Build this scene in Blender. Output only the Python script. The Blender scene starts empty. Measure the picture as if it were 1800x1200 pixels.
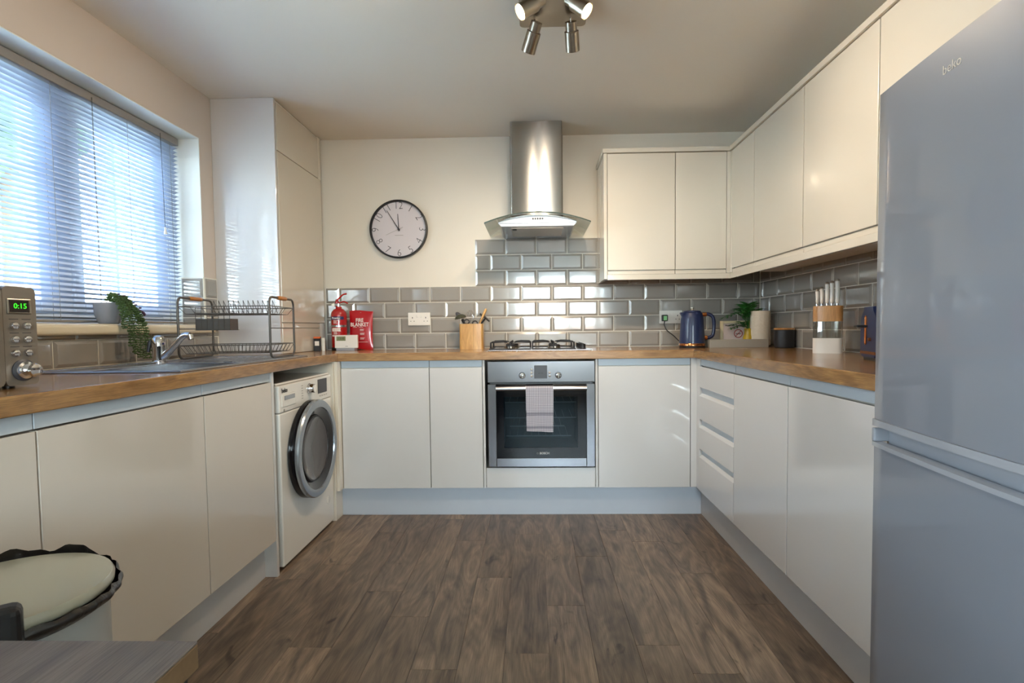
import bpy, bmesh, math, random
from mathutils import Vector, Matrix
random.seed(7)
PI = math.pi
scene = bpy.context.scene
COL = scene.collection

# ------------------------------------------------------------------ camera
CAM_POS = Vector((0.0416, -3.5562, 1.0503))
F_PX, PITCH, YAW, ROLL = 942.33, 0.0443, 0.0248, 0.0115
def cam_axes():
    cy, sy = math.cos(YAW), math.sin(YAW)
    F = Vector((-sy, cy, 0)); R = Vector((cy, sy, 0)); U = Vector((0, 0, 1))
    cp, sp = math.cos(PITCH), math.sin(PITCH)
    F2 = F*cp - U*sp; U2 = U*cp + F*sp
    cr, sr = math.cos(ROLL), math.sin(ROLL)
    return R*cr - U2*sr, U2*cr + R*sr, F2
cam_data = bpy.data.cameras.new('camera')
cam = bpy.data.objects.new('camera', cam_data); COL.objects.link(cam)
R_, U_, F_ = cam_axes()
cam.matrix_world = Matrix(((R_.x, U_.x, -F_.x, CAM_POS.x), (R_.y, U_.y, -F_.y, CAM_POS.y), (R_.z, U_.z, -F_.z, CAM_POS.z), (0, 0, 0, 1)))
cam_data.sensor_width = 36; cam_data.lens = F_PX/1800*36
cam_data.shift_x = -14.08/1800; cam_data.shift_y = 18.45/1800
cam_data.clip_start = 0.02
scene.camera = cam

# ------------------------------------------------------------------ world, lights, exposure
scene.view_settings.view_transform = 'Standard'
scene.view_settings.look = 'None'
scene.view_settings.gamma = 1.0
scene.view_settings.use_curve_mapping = False
scene.view_settings.exposure = 1.6
try:
    scene.cycles.use_denoising = True
    scene.cycles.max_bounces = 12; scene.cycles.diffuse_bounces = 6; scene.cycles.glossy_bounces = 6
    scene.cycles.transparent_max_bounces = 16; scene.cycles.transmission_bounces = 6
    scene.cycles.sample_clamp_indirect = 8.0; scene.cycles.blur_glossy = 0.5
    scene.cycles.caustics_reflective = False; scene.cycles.caustics_refractive = False
except Exception: pass
SKY = 16.0
world = bpy.data.worlds.new('daylight'); scene.world = world; world.use_nodes = True
nt = world.node_tree; nt.nodes.clear()
wo = nt.nodes.new('ShaderNodeOutputWorld'); bg = nt.nodes.new('ShaderNodeBackground')
tc = nt.nodes.new('ShaderNodeTexCoord'); sx = nt.nodes.new('ShaderNodeSeparateXYZ'); rp = nt.nodes.new('ShaderNodeValToRGB')
nt.links.new(tc.outputs['Generated'], sx.inputs[0]); nt.links.new(sx.outputs['Z'], rp.inputs[0]); nt.links.new(rp.outputs[0], bg.inputs[0]); nt.links.new(bg.outputs[0], wo.inputs[0])
rp.color_ramp.elements[0].position = 0.0; rp.color_ramp.elements[0].color = (0.93, 0.96, 1.0, 1)
rp.color_ramp.elements[1].position = 0.8; rp.color_ramp.elements[1].color = (0.62, 0.78, 1.0, 1)
bg.inputs[1].default_value = SKY
def portal(name, loc, rot, w, h):
    l = bpy.data.lights.new(name, 'AREA'); l.shape = 'RECTANGLE'; l.size = w; l.size_y = h
    l.cycles.is_portal = True
    o = bpy.data.objects.new(name, l); o.location = loc; o.rotation_euler = rot; COL.objects.link(o)
portal('window_portal', (-1.97, -1.67, 1.57), (0, -PI/2, 0), 1.0, 1.85)
portal('rear_portal', (0.45, -6.36, 1.465), (PI/2, 0, 0), 1.7, 1.3)

portal('fill_window_portal', (-1.99, -4.9, 1.475), (0, -PI/2, 0), 1.2, 1.45)  # portal for the added window behind the camera

# ------------------------------------------------------------------ materials
def lin(c):
    if isinstance(c, str):
        c = tuple(int(c[i:i+2], 16)/255 for i in (0, 2, 4))
        return tuple(x/12.92 if x <= 0.04045 else ((x+0.055)/1.055)**2.4 for x in c)
    return c
def sock(n, *names):
    for k in names:
        if k in n.inputs: return n.inputs[k]
def mat(name, c, rough=0.5, metal=0.0, coat=0.0, var=0.0, scale=20.0, bump=0.0, stretch=(1, 1, 1), emit=None, es=0.0, aniso=0.0, spec=0.5, coat_rough=0.04, bscale=None):
    m = bpy.data.materials.new(name); m.use_nodes = True
    n = m.node_tree.nodes; L = m.node_tree.links
    b = n['Principled BSDF']
    c = lin(c)
    b.inputs['Base Color'].default_value = (*c, 1)
    b.inputs['Roughness'].default_value = rough; b.inputs['Metallic'].default_value = metal
    s = sock(b, 'Coat Weight', 'Clearcoat'); s.default_value = coat
    s = sock(b, 'Coat Roughness', 'Clearcoat Roughness'); s.default_value = coat_rough
    sock(b, 'Specular IOR Level', 'Specular').default_value = spec
    if aniso: b.inputs['Anisotropic'].default_value = aniso
    if emit is not None:
        sock(b, 'Emission Color', 'Emission').default_value = (*lin(emit), 1); b.inputs['Emission Strength'].default_value = es
    if True:
        tcn = n.new('ShaderNodeTexCoord'); mp = n.new('ShaderNodeMapping'); mp.inputs['Scale'].default_value = stretch
        L.new(tcn.outputs['Object'], mp.inputs[0])
        nz = n.new('ShaderNodeTexNoise'); nz.inputs['Scale'].default_value = scale; nz.inputs['Detail'].default_value = 3
        L.new(mp.outputs[0], nz.inputs['Vector'])
        mx = n.new('ShaderNodeMix'); mx.data_type = 'RGBA'
        v = max(var, 0.012)
        mx.inputs[6].default_value = (*[x*(1-v) for x in c], 1); mx.inputs[7].default_value = (*[min(1, x*(1+v)) for x in c], 1)
        L.new(nz.outputs['Fac'], mx.inputs[0]); L.new(mx.outputs[2], b.inputs['Base Color'])
        if bump:
            bp = n.new('ShaderNodeBump'); bp.inputs['Strength'].default_value = bump; bp.inputs['Distance'].default_value = 0.004
            if bscale:
                nz2 = n.new('ShaderNodeTexNoise'); nz2.inputs['Scale'].default_value = bscale; L.new(mp.outputs[0], nz2.inputs['Vector']); L.new(nz2.outputs['Fac'], bp.inputs['Height'])
            else: L.new(nz.outputs['Fac'], bp.inputs['Height'])
            L.new(bp.outputs[0], b.inputs['Normal'])
    return m
def glassmat(name, tint, gloss=0.12, rough=0.0):
    m = bpy.data.materials.new(name); m.use_nodes = True; n = m.node_tree.nodes; L = m.node_tree.links; n.clear()
    o = n.new('ShaderNodeOutputMaterial'); t = n.new('ShaderNodeBsdfTransparent'); g = n.new('ShaderNodeBsdfGlossy'); mx = n.new('ShaderNodeMixShader')
    f = n.new('ShaderNodeLayerWeight'); f.inputs['Blend'].default_value = 0.25
    ad = n.new('ShaderNodeMath'); ad.operation = 'MULTIPLY_ADD'; ad.inputs[1].default_value = 0.7; ad.inputs[2].default_value = gloss*0.5; ad.use_clamp = True
    t.inputs[0].default_value = (*lin(tint), 1); g.inputs['Roughness'].default_value = rough
    L.new(f.outputs['Fresnel'], ad.inputs[0]); L.new(ad.outputs[0], mx.inputs[0]); L.new(t.outputs[0], mx.inputs[1]); L.new(g.outputs[0], mx.inputs[2]); L.new(mx.outputs[0], o.inputs[0])
    return m
def woodmat(name, c1, c2, axis=1, scale=1.0, rough=0.4, coat=0.0, perobj=0.0, knots=False, bump=0.1, c3=None):
    """grain runs along axis (0 x, 1 y, 2 z), world position based"""
    m = bpy.data.materials.new(name); m.use_nodes = True; n = m.node_tree.nodes; L = m.node_tree.links
    b = n['Principled BSDF']; b.inputs['Roughness'].default_value = rough
    sock(b, 'Coat Weight', 'Clearcoat').default_value = coat; sock(b, 'Coat Roughness', 'Clearcoat Roughness').default_value = 0.12
    geo = n.new('ShaderNodeNewGeometry'); oi = n.new('ShaderNodeObjectInfo')
    va = n.new('ShaderNodeVectorMath'); va.operation = 'MULTIPLY_ADD'
    cb = n.new('ShaderNodeCombineXYZ')
    for i in range(3): L.new(oi.outputs['Random'], cb.inputs[i])
    L.new(cb.outputs[0], va.inputs[0]); va.inputs[1].default_value = (37*perobj, 53*perobj, 11*perobj); L.new(geo.outputs['Position'], va.inputs[2])
    def nz(sc, st, det=4, dist=0.0):
        mp = n.new('ShaderNodeMapping'); s = [sc*st]*3; s[axis] = sc; mp.inputs['Scale'].default_value = s
        L.new(va.outputs[0], mp.inputs[0]); t = n.new('ShaderNodeTexNoise'); t.inputs['Scale'].default_value = 1.0; t.inputs['Detail'].default_value = det; t.inputs['Distortion'].default_value = dist
        L.new(mp.outputs[0], t.inputs['Vector']); return t
    a = nz(2.2*scale, 5.0, 6, 1.6); f = nz(9*scale, 45.0, 5, 0.4)
    r1 = n.new('ShaderNodeValToRGB'); r1.color_ramp.elements[0].position = 0.30; r1.color_ramp.elements[1].position = 0.70
    r1.color_ramp.elements[0].color = (*lin(c1), 1); r1.color_ramp.elements[1].color = (*lin(c2), 1)
    L.new(a.outputs['Fac'], r1.inputs[0])
    r2 = n.new('ShaderNodeValToRGB'); r2.color_ramp.elements[0].position = 0.3; r2.color_ramp.elements[1].position = 0.65
    r2.color_ramp.elements[0].color = (0.50, 0.48, 0.46, 1); r2.color_ramp.elements[1].color = (1.08, 1.06, 1.04, 1)
    L.new(f.outputs['Fac'], r2.inputs[0])
    mx = n.new('ShaderNodeMix'); mx.data_type = 'RGBA'; mx.blend_type = 'MULTIPLY'; mx.inputs[0].default_value = 0.75
    L.new(r1.outputs[0], mx.inputs[6]); L.new(r2.outputs[0], mx.inputs[7]); out = mx.outputs[2]
    if knots:
        wv = n.new('ShaderNodeTexWave'); wv.wave_type = 'RINGS'; wv.rings_direction = 'SPHERICAL'; mp2 = n.new('ShaderNodeMapping'); mp2.inputs['Scale'].default_value = (6.0, 1.1, 1.0)
        L.new(va.outputs[0], mp2.inputs[0]); wn = n.new('ShaderNodeTexNoise'); wn.inputs['Scale'].default_value = 0.9; wn.inputs['Detail'].default_value = 2; L.new(mp2.outputs[0], wn.inputs['Vector'])
        ml = n.new('ShaderNodeMath'); ml.operation = 'MULTIPLY'; ml.inputs[1].default_value = 22.0; L.new(wn.outputs['Fac'], ml.inputs[0])
        fr_ = n.new('ShaderNodeMath'); fr_.operation = 'SINE'; m8 = n.new('ShaderNodeMath'); m8.operation = 'MULTIPLY'; m8.inputs[1].default_value = 6.283; L.new(ml.outputs[0], m8.inputs[0]); L.new(m8.outputs[0], fr_.inputs[0])
        mr_ = n.new('ShaderNodeMapRange'); mr_.inputs['From Min'].default_value = -1; mr_.inputs['To Min'].default_value = 0.84; mr_.inputs['To Max'].default_value = 1.06; L.new(fr_.outputs[0], mr_.inputs['Value'])
        vm = n.new('ShaderNodeMix'); vm.data_type = 'RGBA'; vm.blend_type = 'MULTIPLY'; vm.inputs[0].default_value = 1.0
        L.new(out, vm.inputs[6]); L.new(mr_.outputs[0], vm.inputs[7]); out = vm.outputs[2]; n.remove(wv)
        k = nz(6.5, 2.2, 3, 0.9); rk = n.new('ShaderNodeValToRGB')
        rk.color_ramp.elements[0].position = 0.25; rk.color_ramp.elements[0].color = (0.12, 0.10, 0.09, 1)
        rk.color_ramp.elements[1].position = 0.335; rk.color_ramp.elements[1].color = (1, 1, 1, 1)
        L.new(k.outputs['Fac'], rk.inputs[0])
        m3 = n.new('ShaderNodeMix'); m3.data_type = 'RGBA'; m3.blend_type = 'MULTIPLY'; m3.inputs[0].default_value = 0.8
        L.new(out, m3.inputs[6]); L.new(rk.outputs[0], m3.inputs[7]); out = m3.outputs[2]
    if perobj:
        hs = n.new('ShaderNodeHueSaturation'); ma = n.new('ShaderNodeMapRange'); ma.inputs['To Min'].default_value = 1-0.26*perobj; ma.inputs['To Max'].default_value = 1+0.26*perobj
        L.new(oi.outputs['Random'], ma.inputs['Value']); L.new(ma.outputs[0], hs.inputs['Value']); L.new(out, hs.inputs['Color']); out = hs.outputs[0]
    L.new(out, b.inputs['Base Color'])
    if bump:
        bp = n.new('ShaderNodeBump'); bp.inputs['Strength'].default_value = bump; bp.inputs['Distance'].default_value = 0.001
        L.new(f.outputs['Fac'], bp.inputs['Height']); L.new(bp.outputs[0], b.inputs['Normal'])
    return m

MT = {}
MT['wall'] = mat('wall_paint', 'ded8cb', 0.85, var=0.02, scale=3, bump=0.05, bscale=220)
MT['wall_backlit'] = mat('backlit_wall_paint', 'cfc2b6', 0.85, var=0.02, scale=3, bump=0.05, bscale=220)  # wall paint darkened and tinted to carry the backlit shade
MT['ceil'] = mat('ceiling_paint', 'e8e0d4', 0.9, var=0.02, scale=2, bump=0.04, bscale=160)
MT['reveal'] = mat('window_plaster', 'e8eae4', 0.8)
MT['door'] = mat('gloss_door_dim', 'cbc2b6', 0.18, coat=1.0, var=0.015, scale=2, coat_rough=0.03)  # left run: shared door finish with dim warm light mixed into its colour
MT['door_b'] = mat('gloss_door_daylit', 'cfccc9', 0.18, coat=1.0, var=0.015, scale=2, coat_rough=0.03)  # same door finish with cool daylight mixed into its colour
MT['door_u'] = mat('gloss_door_warmlit', 'd6cebf', 0.22, coat=0.8, var=0.015, scale=2, coat_rough=0.03)  # same door finish with warm spotlight tint mixed into its colour
MT['carc'] = mat('cabinet_board', 'd8d2c6', 0.5)
MT['rail'] = mat('handle_rail_paint', 'b6bfc7', 0.35, coat=0.3)
MT['plinth'] = mat('plinth_laminate', 'b9c0ca', 0.4, coat=0.2, var=0.02)
MT['plinth_l'] = mat('plinth_laminate_grey', 'b9b6b4', 0.4, coat=0.2, var=0.02)
MT['tile'] = mat('grey_glazed_tile', '938e87', 0.16, coat=1.0, var=0.05, scale=7, bump=0.10, bscale=22, coat_rough=0.04)
MT['grout'] = mat('pale_grout', 'e0dccf', 0.9, var=0.05)
MT['steel'] = mat('brushed_steel', '98989d', 0.17, 1.0, var=0.05, scale=6, stretch=(60, 60, 1), bump=0.02)
MT['steel_h'] = mat('brushed_steel_horizontal', 'b4b5b8', 0.26, 1.0, var=0.05, scale=6, stretch=(1, 1, 60), bump=0.02)
MT['steel_f'] = mat('flue_steel', 'a8a49e', 0.24, 1.0, var=0.05, scale=6, stretch=(1, 1, 60), aniso=0.93)
_b = MT['steel_f'].node_tree.nodes['Principled BSDF']; _t = MT['steel_f'].node_tree.nodes.new('ShaderNodeTangent'); _t.direction_type = 'RADIAL'; _t.axis = 'Z'; _b.inputs['Anisotropic Rotation'].default_value = 0.25
MT['steel_f'].node_tree.links.new(_t.outputs[0], _b.inputs['Tangent'])
MT['chrome'] = mat('chrome', 'd8d8da', 0.07, 1.0)
MT['silver'] = mat('silver_lettering', 'b9b6b2', 0.35, 0.5)
MT['nickel'] = mat('satin_nickel', 'a49a8c', 0.28, 1.0, var=0.05, scale=10)
MT['black'] = mat('black_plastic', '17171a', 0.4)
MT['iron'] = mat('cast_iron', '1d1d20', 0.55, var=0.1, scale=80)
MT['wire'] = mat('grey_coated_wire', '57524c', 0.4, 0.4)
MT['glassk'] = mat('black_oven_glass', '07080d', 0.08, coat=0.2, spec=.35)
MT['white_pl'] = mat('white_plastic', 'e6e2da', 0.35, coat=0.2)
MT['appl'] = mat('white_enamel', 'dedad2', 0.25, coat=0.6)
MT['navy'] = mat('navy_enamel', '101f46', 0.42, coat=0.25, var=0.05, scale=60)
MT['copper'] = mat('copper_trim', 'c9824e', 0.18, 1.0)
MT['red'] = mat('red_enamel', 'a8080e', 0.25, coat=0.8)
MT['redfoil'] = mat('red_foil_pouch', 'b00c18', 0.3, coat=0.5, bump=0.6, bscale=18)
MT['text_w'] = mat('white_print', 'f0e8e0', 0.6)
MT['text_k'] = mat('dark_print', '2a2a2e', 0.6)
MT['text_g'] = mat('grey_print', '8b8880', 0.6)
MT['blue_l'] = mat('navy_print', '121a55', 0.5)
MT['fridge'] = mat('silver_grey_fridge_paint', '787d88', 0.40, coat=0.7, var=0.02, scale=3, bump=0.015, bscale=300)
MT['fridge_l'] = mat('pale_grey_fridge_trim', '969aa2', 0.3, coat=0.4)
MT['slat'] = mat('white_aluminium_slat', '9fabc0', 0.35, spec=0.5)
MT['headrail'] = mat('grey_metal_headrail', '8f8a86', 0.5)
MT['upvc'] = mat('white_window_frame', 'dfe6ef', 0.3, coat=0.3)
MT['pane'] = glassmat('window_glass', 'f4fbfb', 0.06)
MT['gcan'] = glassmat('hood_glass', 'f8faf6', 0.06)
MT['acry'] = glassmat('clear_acrylic', 'd9d9d4', 0.2)
MT['oveng'] = glassmat('oven_window_glass', 'a5b6bc', 0.02)
MT['gedge'] = mat('dark_glass_edge', '33403a', 0.15, coat=1)
MT['sill'] = mat('cream_gloss_sill', 'e2d4b8', 0.25, coat=0.6)
MT['worktop'] = woodmat('oak_worktop_along_y', '845f36', 'ac824e', 1, 2.2, 0.26, 0.5, bump=0.04)
MT['worktopx'] = woodmat('oak_worktop_along_x', '8f6a40', 'ba8f5c', 0, 2.2, 0.26, 0.5, bump=0.04)
MT['floor'] = woodmat('brown_oak_plank', '584a3f', '937e69', 1, 1.3, 0.42, 0.08, perobj=1.0, knots=True, bump=0.15)
MT['gap'] = mat('floor_joint', '5a4c40', 0.8)
MT['bamboo'] = woodmat('bamboo', 'b98a4a', 'd9ac68', 2, 2.5, 0.4, 0.2, bump=0.03)
MT['beech'] = woodmat('oiled_beech', 'b07a3e', 'cf9c5c', 2, 2.0, 0.4, 0.2, bump=0.03)
MT['grip'] = mat('turned_wood_grip', 'b8752e', 0.4, var=0.1, scale=30)
MT['table'] = woodmat('grey_ash_table', '5c524c', '74685f', 1, 1.6, 0.55, 0.0, bump=0.05)
MT['tabedge'] = mat('brown_table_edge', '6a5238', 0.5, var=0.15, scale=20, stretch=(1, 8, 8))
MT['paper'] = mat('kitchen_paper', 'd9cdbb', 0.95, var=0.03, scale=50, bump=0.5, bscale=70)
MT['canister'] = mat('matt_black_ceramic', '15151a', 0.5, var=0.1, scale=60)
MT['yellow'] = mat('yellow_glazed_pot', 'b99a10', 0.3, coat=0.5)
MT['leaf'] = mat('fern_leaf', '1d5a1a', 0.5, var=0.35, scale=25)
MT['stemg'] = mat('pale_green_stem', '7d9a3c', 0.5)
MT['succ'] = mat('trailing_leaf', '465e32', 0.5, var=0.4, scale=45)
MT['succd'] = mat('purple_leaf_tip', '5a3a52', 0.5, var=0.3, scale=45)
MT['concrete'] = mat('grey_concrete_pot', '8c8a8e', 0.8, var=0.1, scale=30, bump=0.2)
MT['tray'] = mat('grey_painted_tray', 'a39c90', 0.6, var=0.03)
MT['framew'] = mat('cream_frame', 'e0d2b0', 0.5)
MT['lcd'] = mat('green_lcd', '79805a', 0.4)
MT['micro'] = mat('taupe_metallic_paint', '7d7367', 0.38, 0.35, var=0.05, scale=60)
MT['led'] = mat('green_digit', '20ff20', 0.5, emit='50ff30', es=0.22)
MT['ledbk'] = mat('display_window', '221410', 0.15, coat=1)
MT['bag'] = mat('black_bin_bag', '1c1713', 0.35, coat=0.3, var=0.5, scale=40, bump=0.8, bscale=60)
MT['bin'] = mat('pale_bin_enamel', 'a4a8a8', 0.35, coat=0.4)
MT['binlid'] = mat('white_bin_lid', 'aaa897', 0.3, coat=0.4)
MT['clockface'] = mat('clock_face', 'cfc9cc', 0.6)
MT['bulb'] = mat('lamp_lens', 'fff0d8', 0.4, emit='ffd9a0', es=12.0)
MT['bulbd'] = mat('lamp_lens_turned_away', 'fff0d8', 0.4, emit='ffd9a0', es=6.0)
MT['cavity'] = mat('oven_enamel', '71828a', 0.35, var=0.1, scale=8)  # enamel colour lightened to stand in for light inside the oven
MT['wdoorg'] = mat('smoked_door_glass', '26262a', 0.06, coat=1.0)
MT['rack'] = mat('rack_wire', 'e4e6e8', 0.35, 0.1)  # pale plain wire standing in for lit chrome
MT['rimk'] = mat('black_rim_glass', '161518', 0.12, coat=.4)
MT['bowlg'] = mat('grey_bowl_glass', '4a4645', 0.22, coat=.4)
MT['wring'] = mat('silver_door_ring', '9aa0a6', 0.22, 0.7)
MT['dgrey'] = mat('dark_grey_plastic', '3a393d', 0.4)
MT['orange'] = mat('orange_print', 'd8642a', 0.5)
MT['nored'] = mat('red_print', 'a02a2a', 0.5)
MT['olive'] = mat('olive_silicone', '3c3d2c', 0.5)
MT['pinkpaper'] = mat('printed_notice', 'd6c8c6', 0.7)
MT['brick'] = mat('orange_brick', 'b5714f', 0.9, var=0.2, scale=30)
MT['render'] = mat('pale_render', 'c4c4c2', 0.9, var=0.05)
MT['roof'] = mat('roof_tile', '6a5a52', 0.9, var=0.2)
MT['ground'] = mat('paved_ground', 'a9aaa6', 0.95, var=0.1)
MT['tree'] = mat('tree_leaf', '3f5a30', 0.8, var=0.4, scale=6)
MT['bark'] = mat('tree_bark', '4a3a2c', 0.9)
MT['fence'] = woodmat('fence_board', '7a5f45', '94775a', 2, 1, 0.8)

# tea towel check
def towelmat():
    m = bpy.data.materials.new('checked_tea_towel'); m.use_nodes = True; n = m.node_tree.nodes; L = m.node_tree.links
    b = n['Principled BSDF']; b.inputs['Roughness'].default_value = 0.95
    g = n.new('ShaderNodeNewGeometry'); s = n.new('ShaderNodeSeparateXYZ'); L.new(g.outputs['Position'], s.inputs[0])
    def line(axis, per, w, off=0.0):
        a = n.new('ShaderNodeMath'); a.operation = 'MULTIPLY_ADD'; a.inputs[1].default_value = 1/per; a.inputs[2].default_value = 50.0+off; L.new(s.outputs[axis], a.inputs[0])
        f = n.new('ShaderNodeMath'); f.operation = 'FRACT'; L.new(a.outputs[0], f.inputs[0])
        c = n.new('ShaderNodeMath'); c.operation = 'LESS_THAN'; c.inputs[1].default_value = w; L.new(f.outputs[0], c.inputs[0]); return c
    x = line('X', 0.0082, 0.36); z = line('Z', 0.0085, 0.30)
    ad = n.new('ShaderNodeMath'); ad.operation = 'ADD'; L.new(x.outputs[0], ad.inputs[0]); L.new(z.outputs[0], ad.inputs[1])
    band = n.new('ShaderNodeMath'); band.operation = 'COMPARE'; band.inputs[1].default_value = 0.585; band.inputs[2].default_value = 0.009; L.new(s.outputs['Z'], band.inputs[0])
    band2 = n.new('ShaderNodeMath'); band2.operation = 'COMPARE'; band2.inputs[1].default_value = 0.512; band2.inputs[2].default_value = 0.007; L.new(s.outputs['Z'], band2.inputs[0])
    a2 = n.new('ShaderNodeMath'); a2.operation = 'ADD'; L.new(band.outputs[0], a2.inputs[0]); L.new(band2.outputs[0], a2.inputs[1])
    a3 = n.new('ShaderNodeMath'); a3.operation = 'MULTIPLY_ADD'; a3.inputs[1].default_value = 0.7; L.new(a2.outputs[0], a3.inputs[0]); L.new(ad.outputs[0], a3.inputs[2])
    r = n.new('ShaderNodeValToRGB'); r.color_ramp.elements[0].color = (*lin('c4bfc6'), 1); r.color_ramp.elements[1].color = (*lin('3c384c'), 1)
    dv = n.new('ShaderNodeMath'); dv.operation = 'MULTIPLY'; dv.inputs[1].default_value = 0.5; L.new(a3.outputs[0], dv.inputs[0])
    L.new(dv.outputs[0], r.inputs[0]); L.new(r.outputs[0], b.inputs['Base Color'])
    return m
MT['towel'] = towelmat()

# ------------------------------------------------------------------ mesh helpers
ROOTLOC = {}
class M:
    def __init__(s): s.bm = bmesh.new(); s.flat = []
    def _add(s, t):
        me = bpy.data.meshes.new('t'); t.to_mesh(me); t.free(); s.bm.from_mesh(me); bpy.data.meshes.remove(me); return s
    def box(s, x0, x1, y0, y1, z0, z1, bev=0.0, seg=2, rot=None):
        t = bmesh.new(); bmesh.ops.create_cube(t, size=1)
        bmesh.ops.scale(t, vec=(abs(x1-x0), abs(y1-y0), abs(z1-z0)), verts=t.verts)
        if bev: bmesh.ops.bevel(t, geom=t.edges[:], offset=bev, segments=seg, affect='EDGES', profile=0.5)
        if rot is not None: bmesh.ops.transform(t, matrix=rot.to_4x4(), verts=t.verts)
        bmesh.ops.translate(t, vec=((x0+x1)/2, (y0+y1)/2, (z0+z1)/2), verts=t.verts)
        n0 = len(s.bm.faces); s._add(t); s.flat.append((n0, len(s.bm.faces))); return s
    def cyl(s, p0, p1, r, r2=None, seg=24, caps=True):
        p0, p1 = Vector(p0), Vector(p1); d = p1-p0; r2 = r if r2 is None else r2
        t = bmesh.new(); bmesh.ops.create_cone(t, cap_ends=caps, segments=seg, radius1=r, radius2=r2, depth=d.length)
        q = Vector((0, 0, 1)).rotation_difference(d.normalized())
        bmesh.ops.transform(t, matrix=Matrix.Translation((p0+p1)/2) @ q.to_matrix().to_4x4(), verts=t.verts)
        return s._add(t)
    def ball(s, c, r, sc=(1, 1, 1), u=16, v=10, rot=None):
        t = bmesh.new(); bmesh.ops.create_uvsphere(t, u_segments=u, v_segments=v, radius=r)
        bmesh.ops.scale(t, vec=sc, verts=t.verts)
        if rot is not None: bmesh.ops.transform(t, matrix=rot.to_4x4(), verts=t.verts)
        bmesh.ops.translate(t, vec=c, verts=t.verts); return s._add(t)
    def tube(s, pts, r, seg=8, closed=False, caps=True):
        pts = [Vector(p) for p in pts]; n = len(pts); bm = s.bm; rings = []
        prev = None
        for i, p in enumerate(pts):
            if closed: tg = (pts[(i+1) % n]-pts[i-1]).normalized()
            else: tg = (pts[min(i+1, n-1)]-pts[max(i-1, 0)]).normalized()
            if prev is None:
                a = Vector((0, 0, 1)) if abs(tg.z) < 0.9 else Vector((1, 0, 0)); nrm = (a-tg*a.dot(tg)).normalized()
            else: nrm = (prev-tg*prev.dot(tg)).normalized()
            prev = nrm; bi = tg.cross(nrm); rr = r[i] if isinstance(r, (list, tuple)) else r
            rings.append([bm.verts.new(p+nrm*math.cos(2*PI*k/seg)*rr+bi*math.sin(2*PI*k/seg)*rr) for k in range(seg)])
        for i in range(n if closed else n-1):
            a, b = rings[i], rings[(i+1) % n]
            for k in range(seg): bm.faces.new((a[k], a[(k+1) % seg], b[(k+1) % seg], b[k]))
        if caps and not closed: bm.faces.new(rings[0][::-1]); bm.faces.new(rings[-1])
        return s
    def lathe(s, prof, c=(0, 0), seg=32, zoff=0.0, cap=True, axis='z', wob=None):
        bm = s.bm; rings = []
        for r, z in prof:
            ring = []
            for k in range(seg):
                a = 2*PI*k/seg; rr = r*(1+(wob(a, z) if wob else 0))
                if axis == 'z': co = (c[0]+rr*math.cos(a), c[1]+rr*math.sin(a), zoff+z)
                elif axis == 'x': co = (zoff+z, c[0]+rr*math.cos(a), c[1]+rr*math.sin(a))
                else: co = (c[0]+rr*math.cos(a), zoff+z, c[1]+rr*math.sin(a))
                ring.append(bm.verts.new(co))
            rings.append(ring)
        for a, b in zip(rings, rings[1:]):
            for k in range(seg): bm.faces.new((a[k], a[(k+1) % seg], b[(k+1) % seg], b[k]))
        if cap: bm.faces.new(rings[0][::-1]); bm.faces.new(rings[-1])
        return s
    def prism(s, poly, axis, a0, a1):
        bm = s.bm
        def P(p, a):
            return {'x': (a, p[0], p[1]), 'y': (p[0], a, p[1]), 'z': (p[0], p[1], a)}[axis]
        A = [bm.verts.new(P(p, a0)) for p in poly]; B = [bm.verts.new(P(p, a1)) for p in poly]; n = len(poly)
        for i in range(n): bm.faces.new((A[i], A[(i+1) % n], B[(i+1) % n], B[i]))
        bm.faces.new(A[::-1]); bm.faces.new(B); return s
    def grid(s, fn, nu, nv, thick=0.0):
        bm = s.bm; V = [[bm.verts.new(fn(i/nu, j/nv)) for j in range(nv+1)] for i in range(nu+1)]
        for i in range(nu):
            for j in range(nv): bm.faces.new((V[i][j], V[i+1][j], V[i+1][j+1], V[i][j+1]))
        return s
    def mesh(s, name, shift=None, smooth=True, solid=0.0):
        bm = s.bm
        if shift is not None: bmesh.ops.translate(bm, vec=shift, verts=bm.verts)
        bmesh.ops.recalc_face_normals(bm, faces=bm.faces)
        if solid: bmesh.ops.solidify(bm, geom=bm.faces[:], thickness=solid)
        me = bpy.data.meshes.new(name); bm.to_mesh(me); bm.free()
        if smooth:
            fl = [True]*len(me.polygons)
            for a, b in s.flat:
                for i in range(a, min(b, len(fl))): fl[i] = False
            try: me.set_sharp_from_angle(angle=math.radians(38))
            except Exception: pass
            me.polygons.foreach_set('use_smooth', fl)
        return me
    def part(s, name, m, parent, W=False, label=None, smooth=True, solid=0.0, kind=None):
        sh = -ROOTLOC[parent.name] if W else None
        me = s.mesh(name, sh, smooth, solid); me.materials.append(MT[m] if isinstance(m, str) else m)
        o = bpy.data.objects.new(name, me); COL.objects.link(o); o.parent = parent
        ROOTLOC[o.name] = ROOTLOC[parent.name]
        if label: o['label'] = label
        if kind: o['kind'] = kind
        return o
    def single(s, name, m, loc, label=None, cat=None, kind=None, group=None, W=True, smooth=True, solid=0.0, rotz=0.0):
        loc = Vector(loc); me = s.mesh(name, -loc if W else None, smooth, solid); me.materials.append(MT[m] if isinstance(m, str) else m)
        o = bpy.data.objects.new(name, me); o.location = loc; o.rotation_euler = (0, 0, rotz); COL.objects.link(o); ROOTLOC[o.name] = loc
        if label: o['label'] = label
        if cat: o['category'] = cat
        if kind: o['kind'] = kind
        if group: o['group'] = group
        return o
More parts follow.
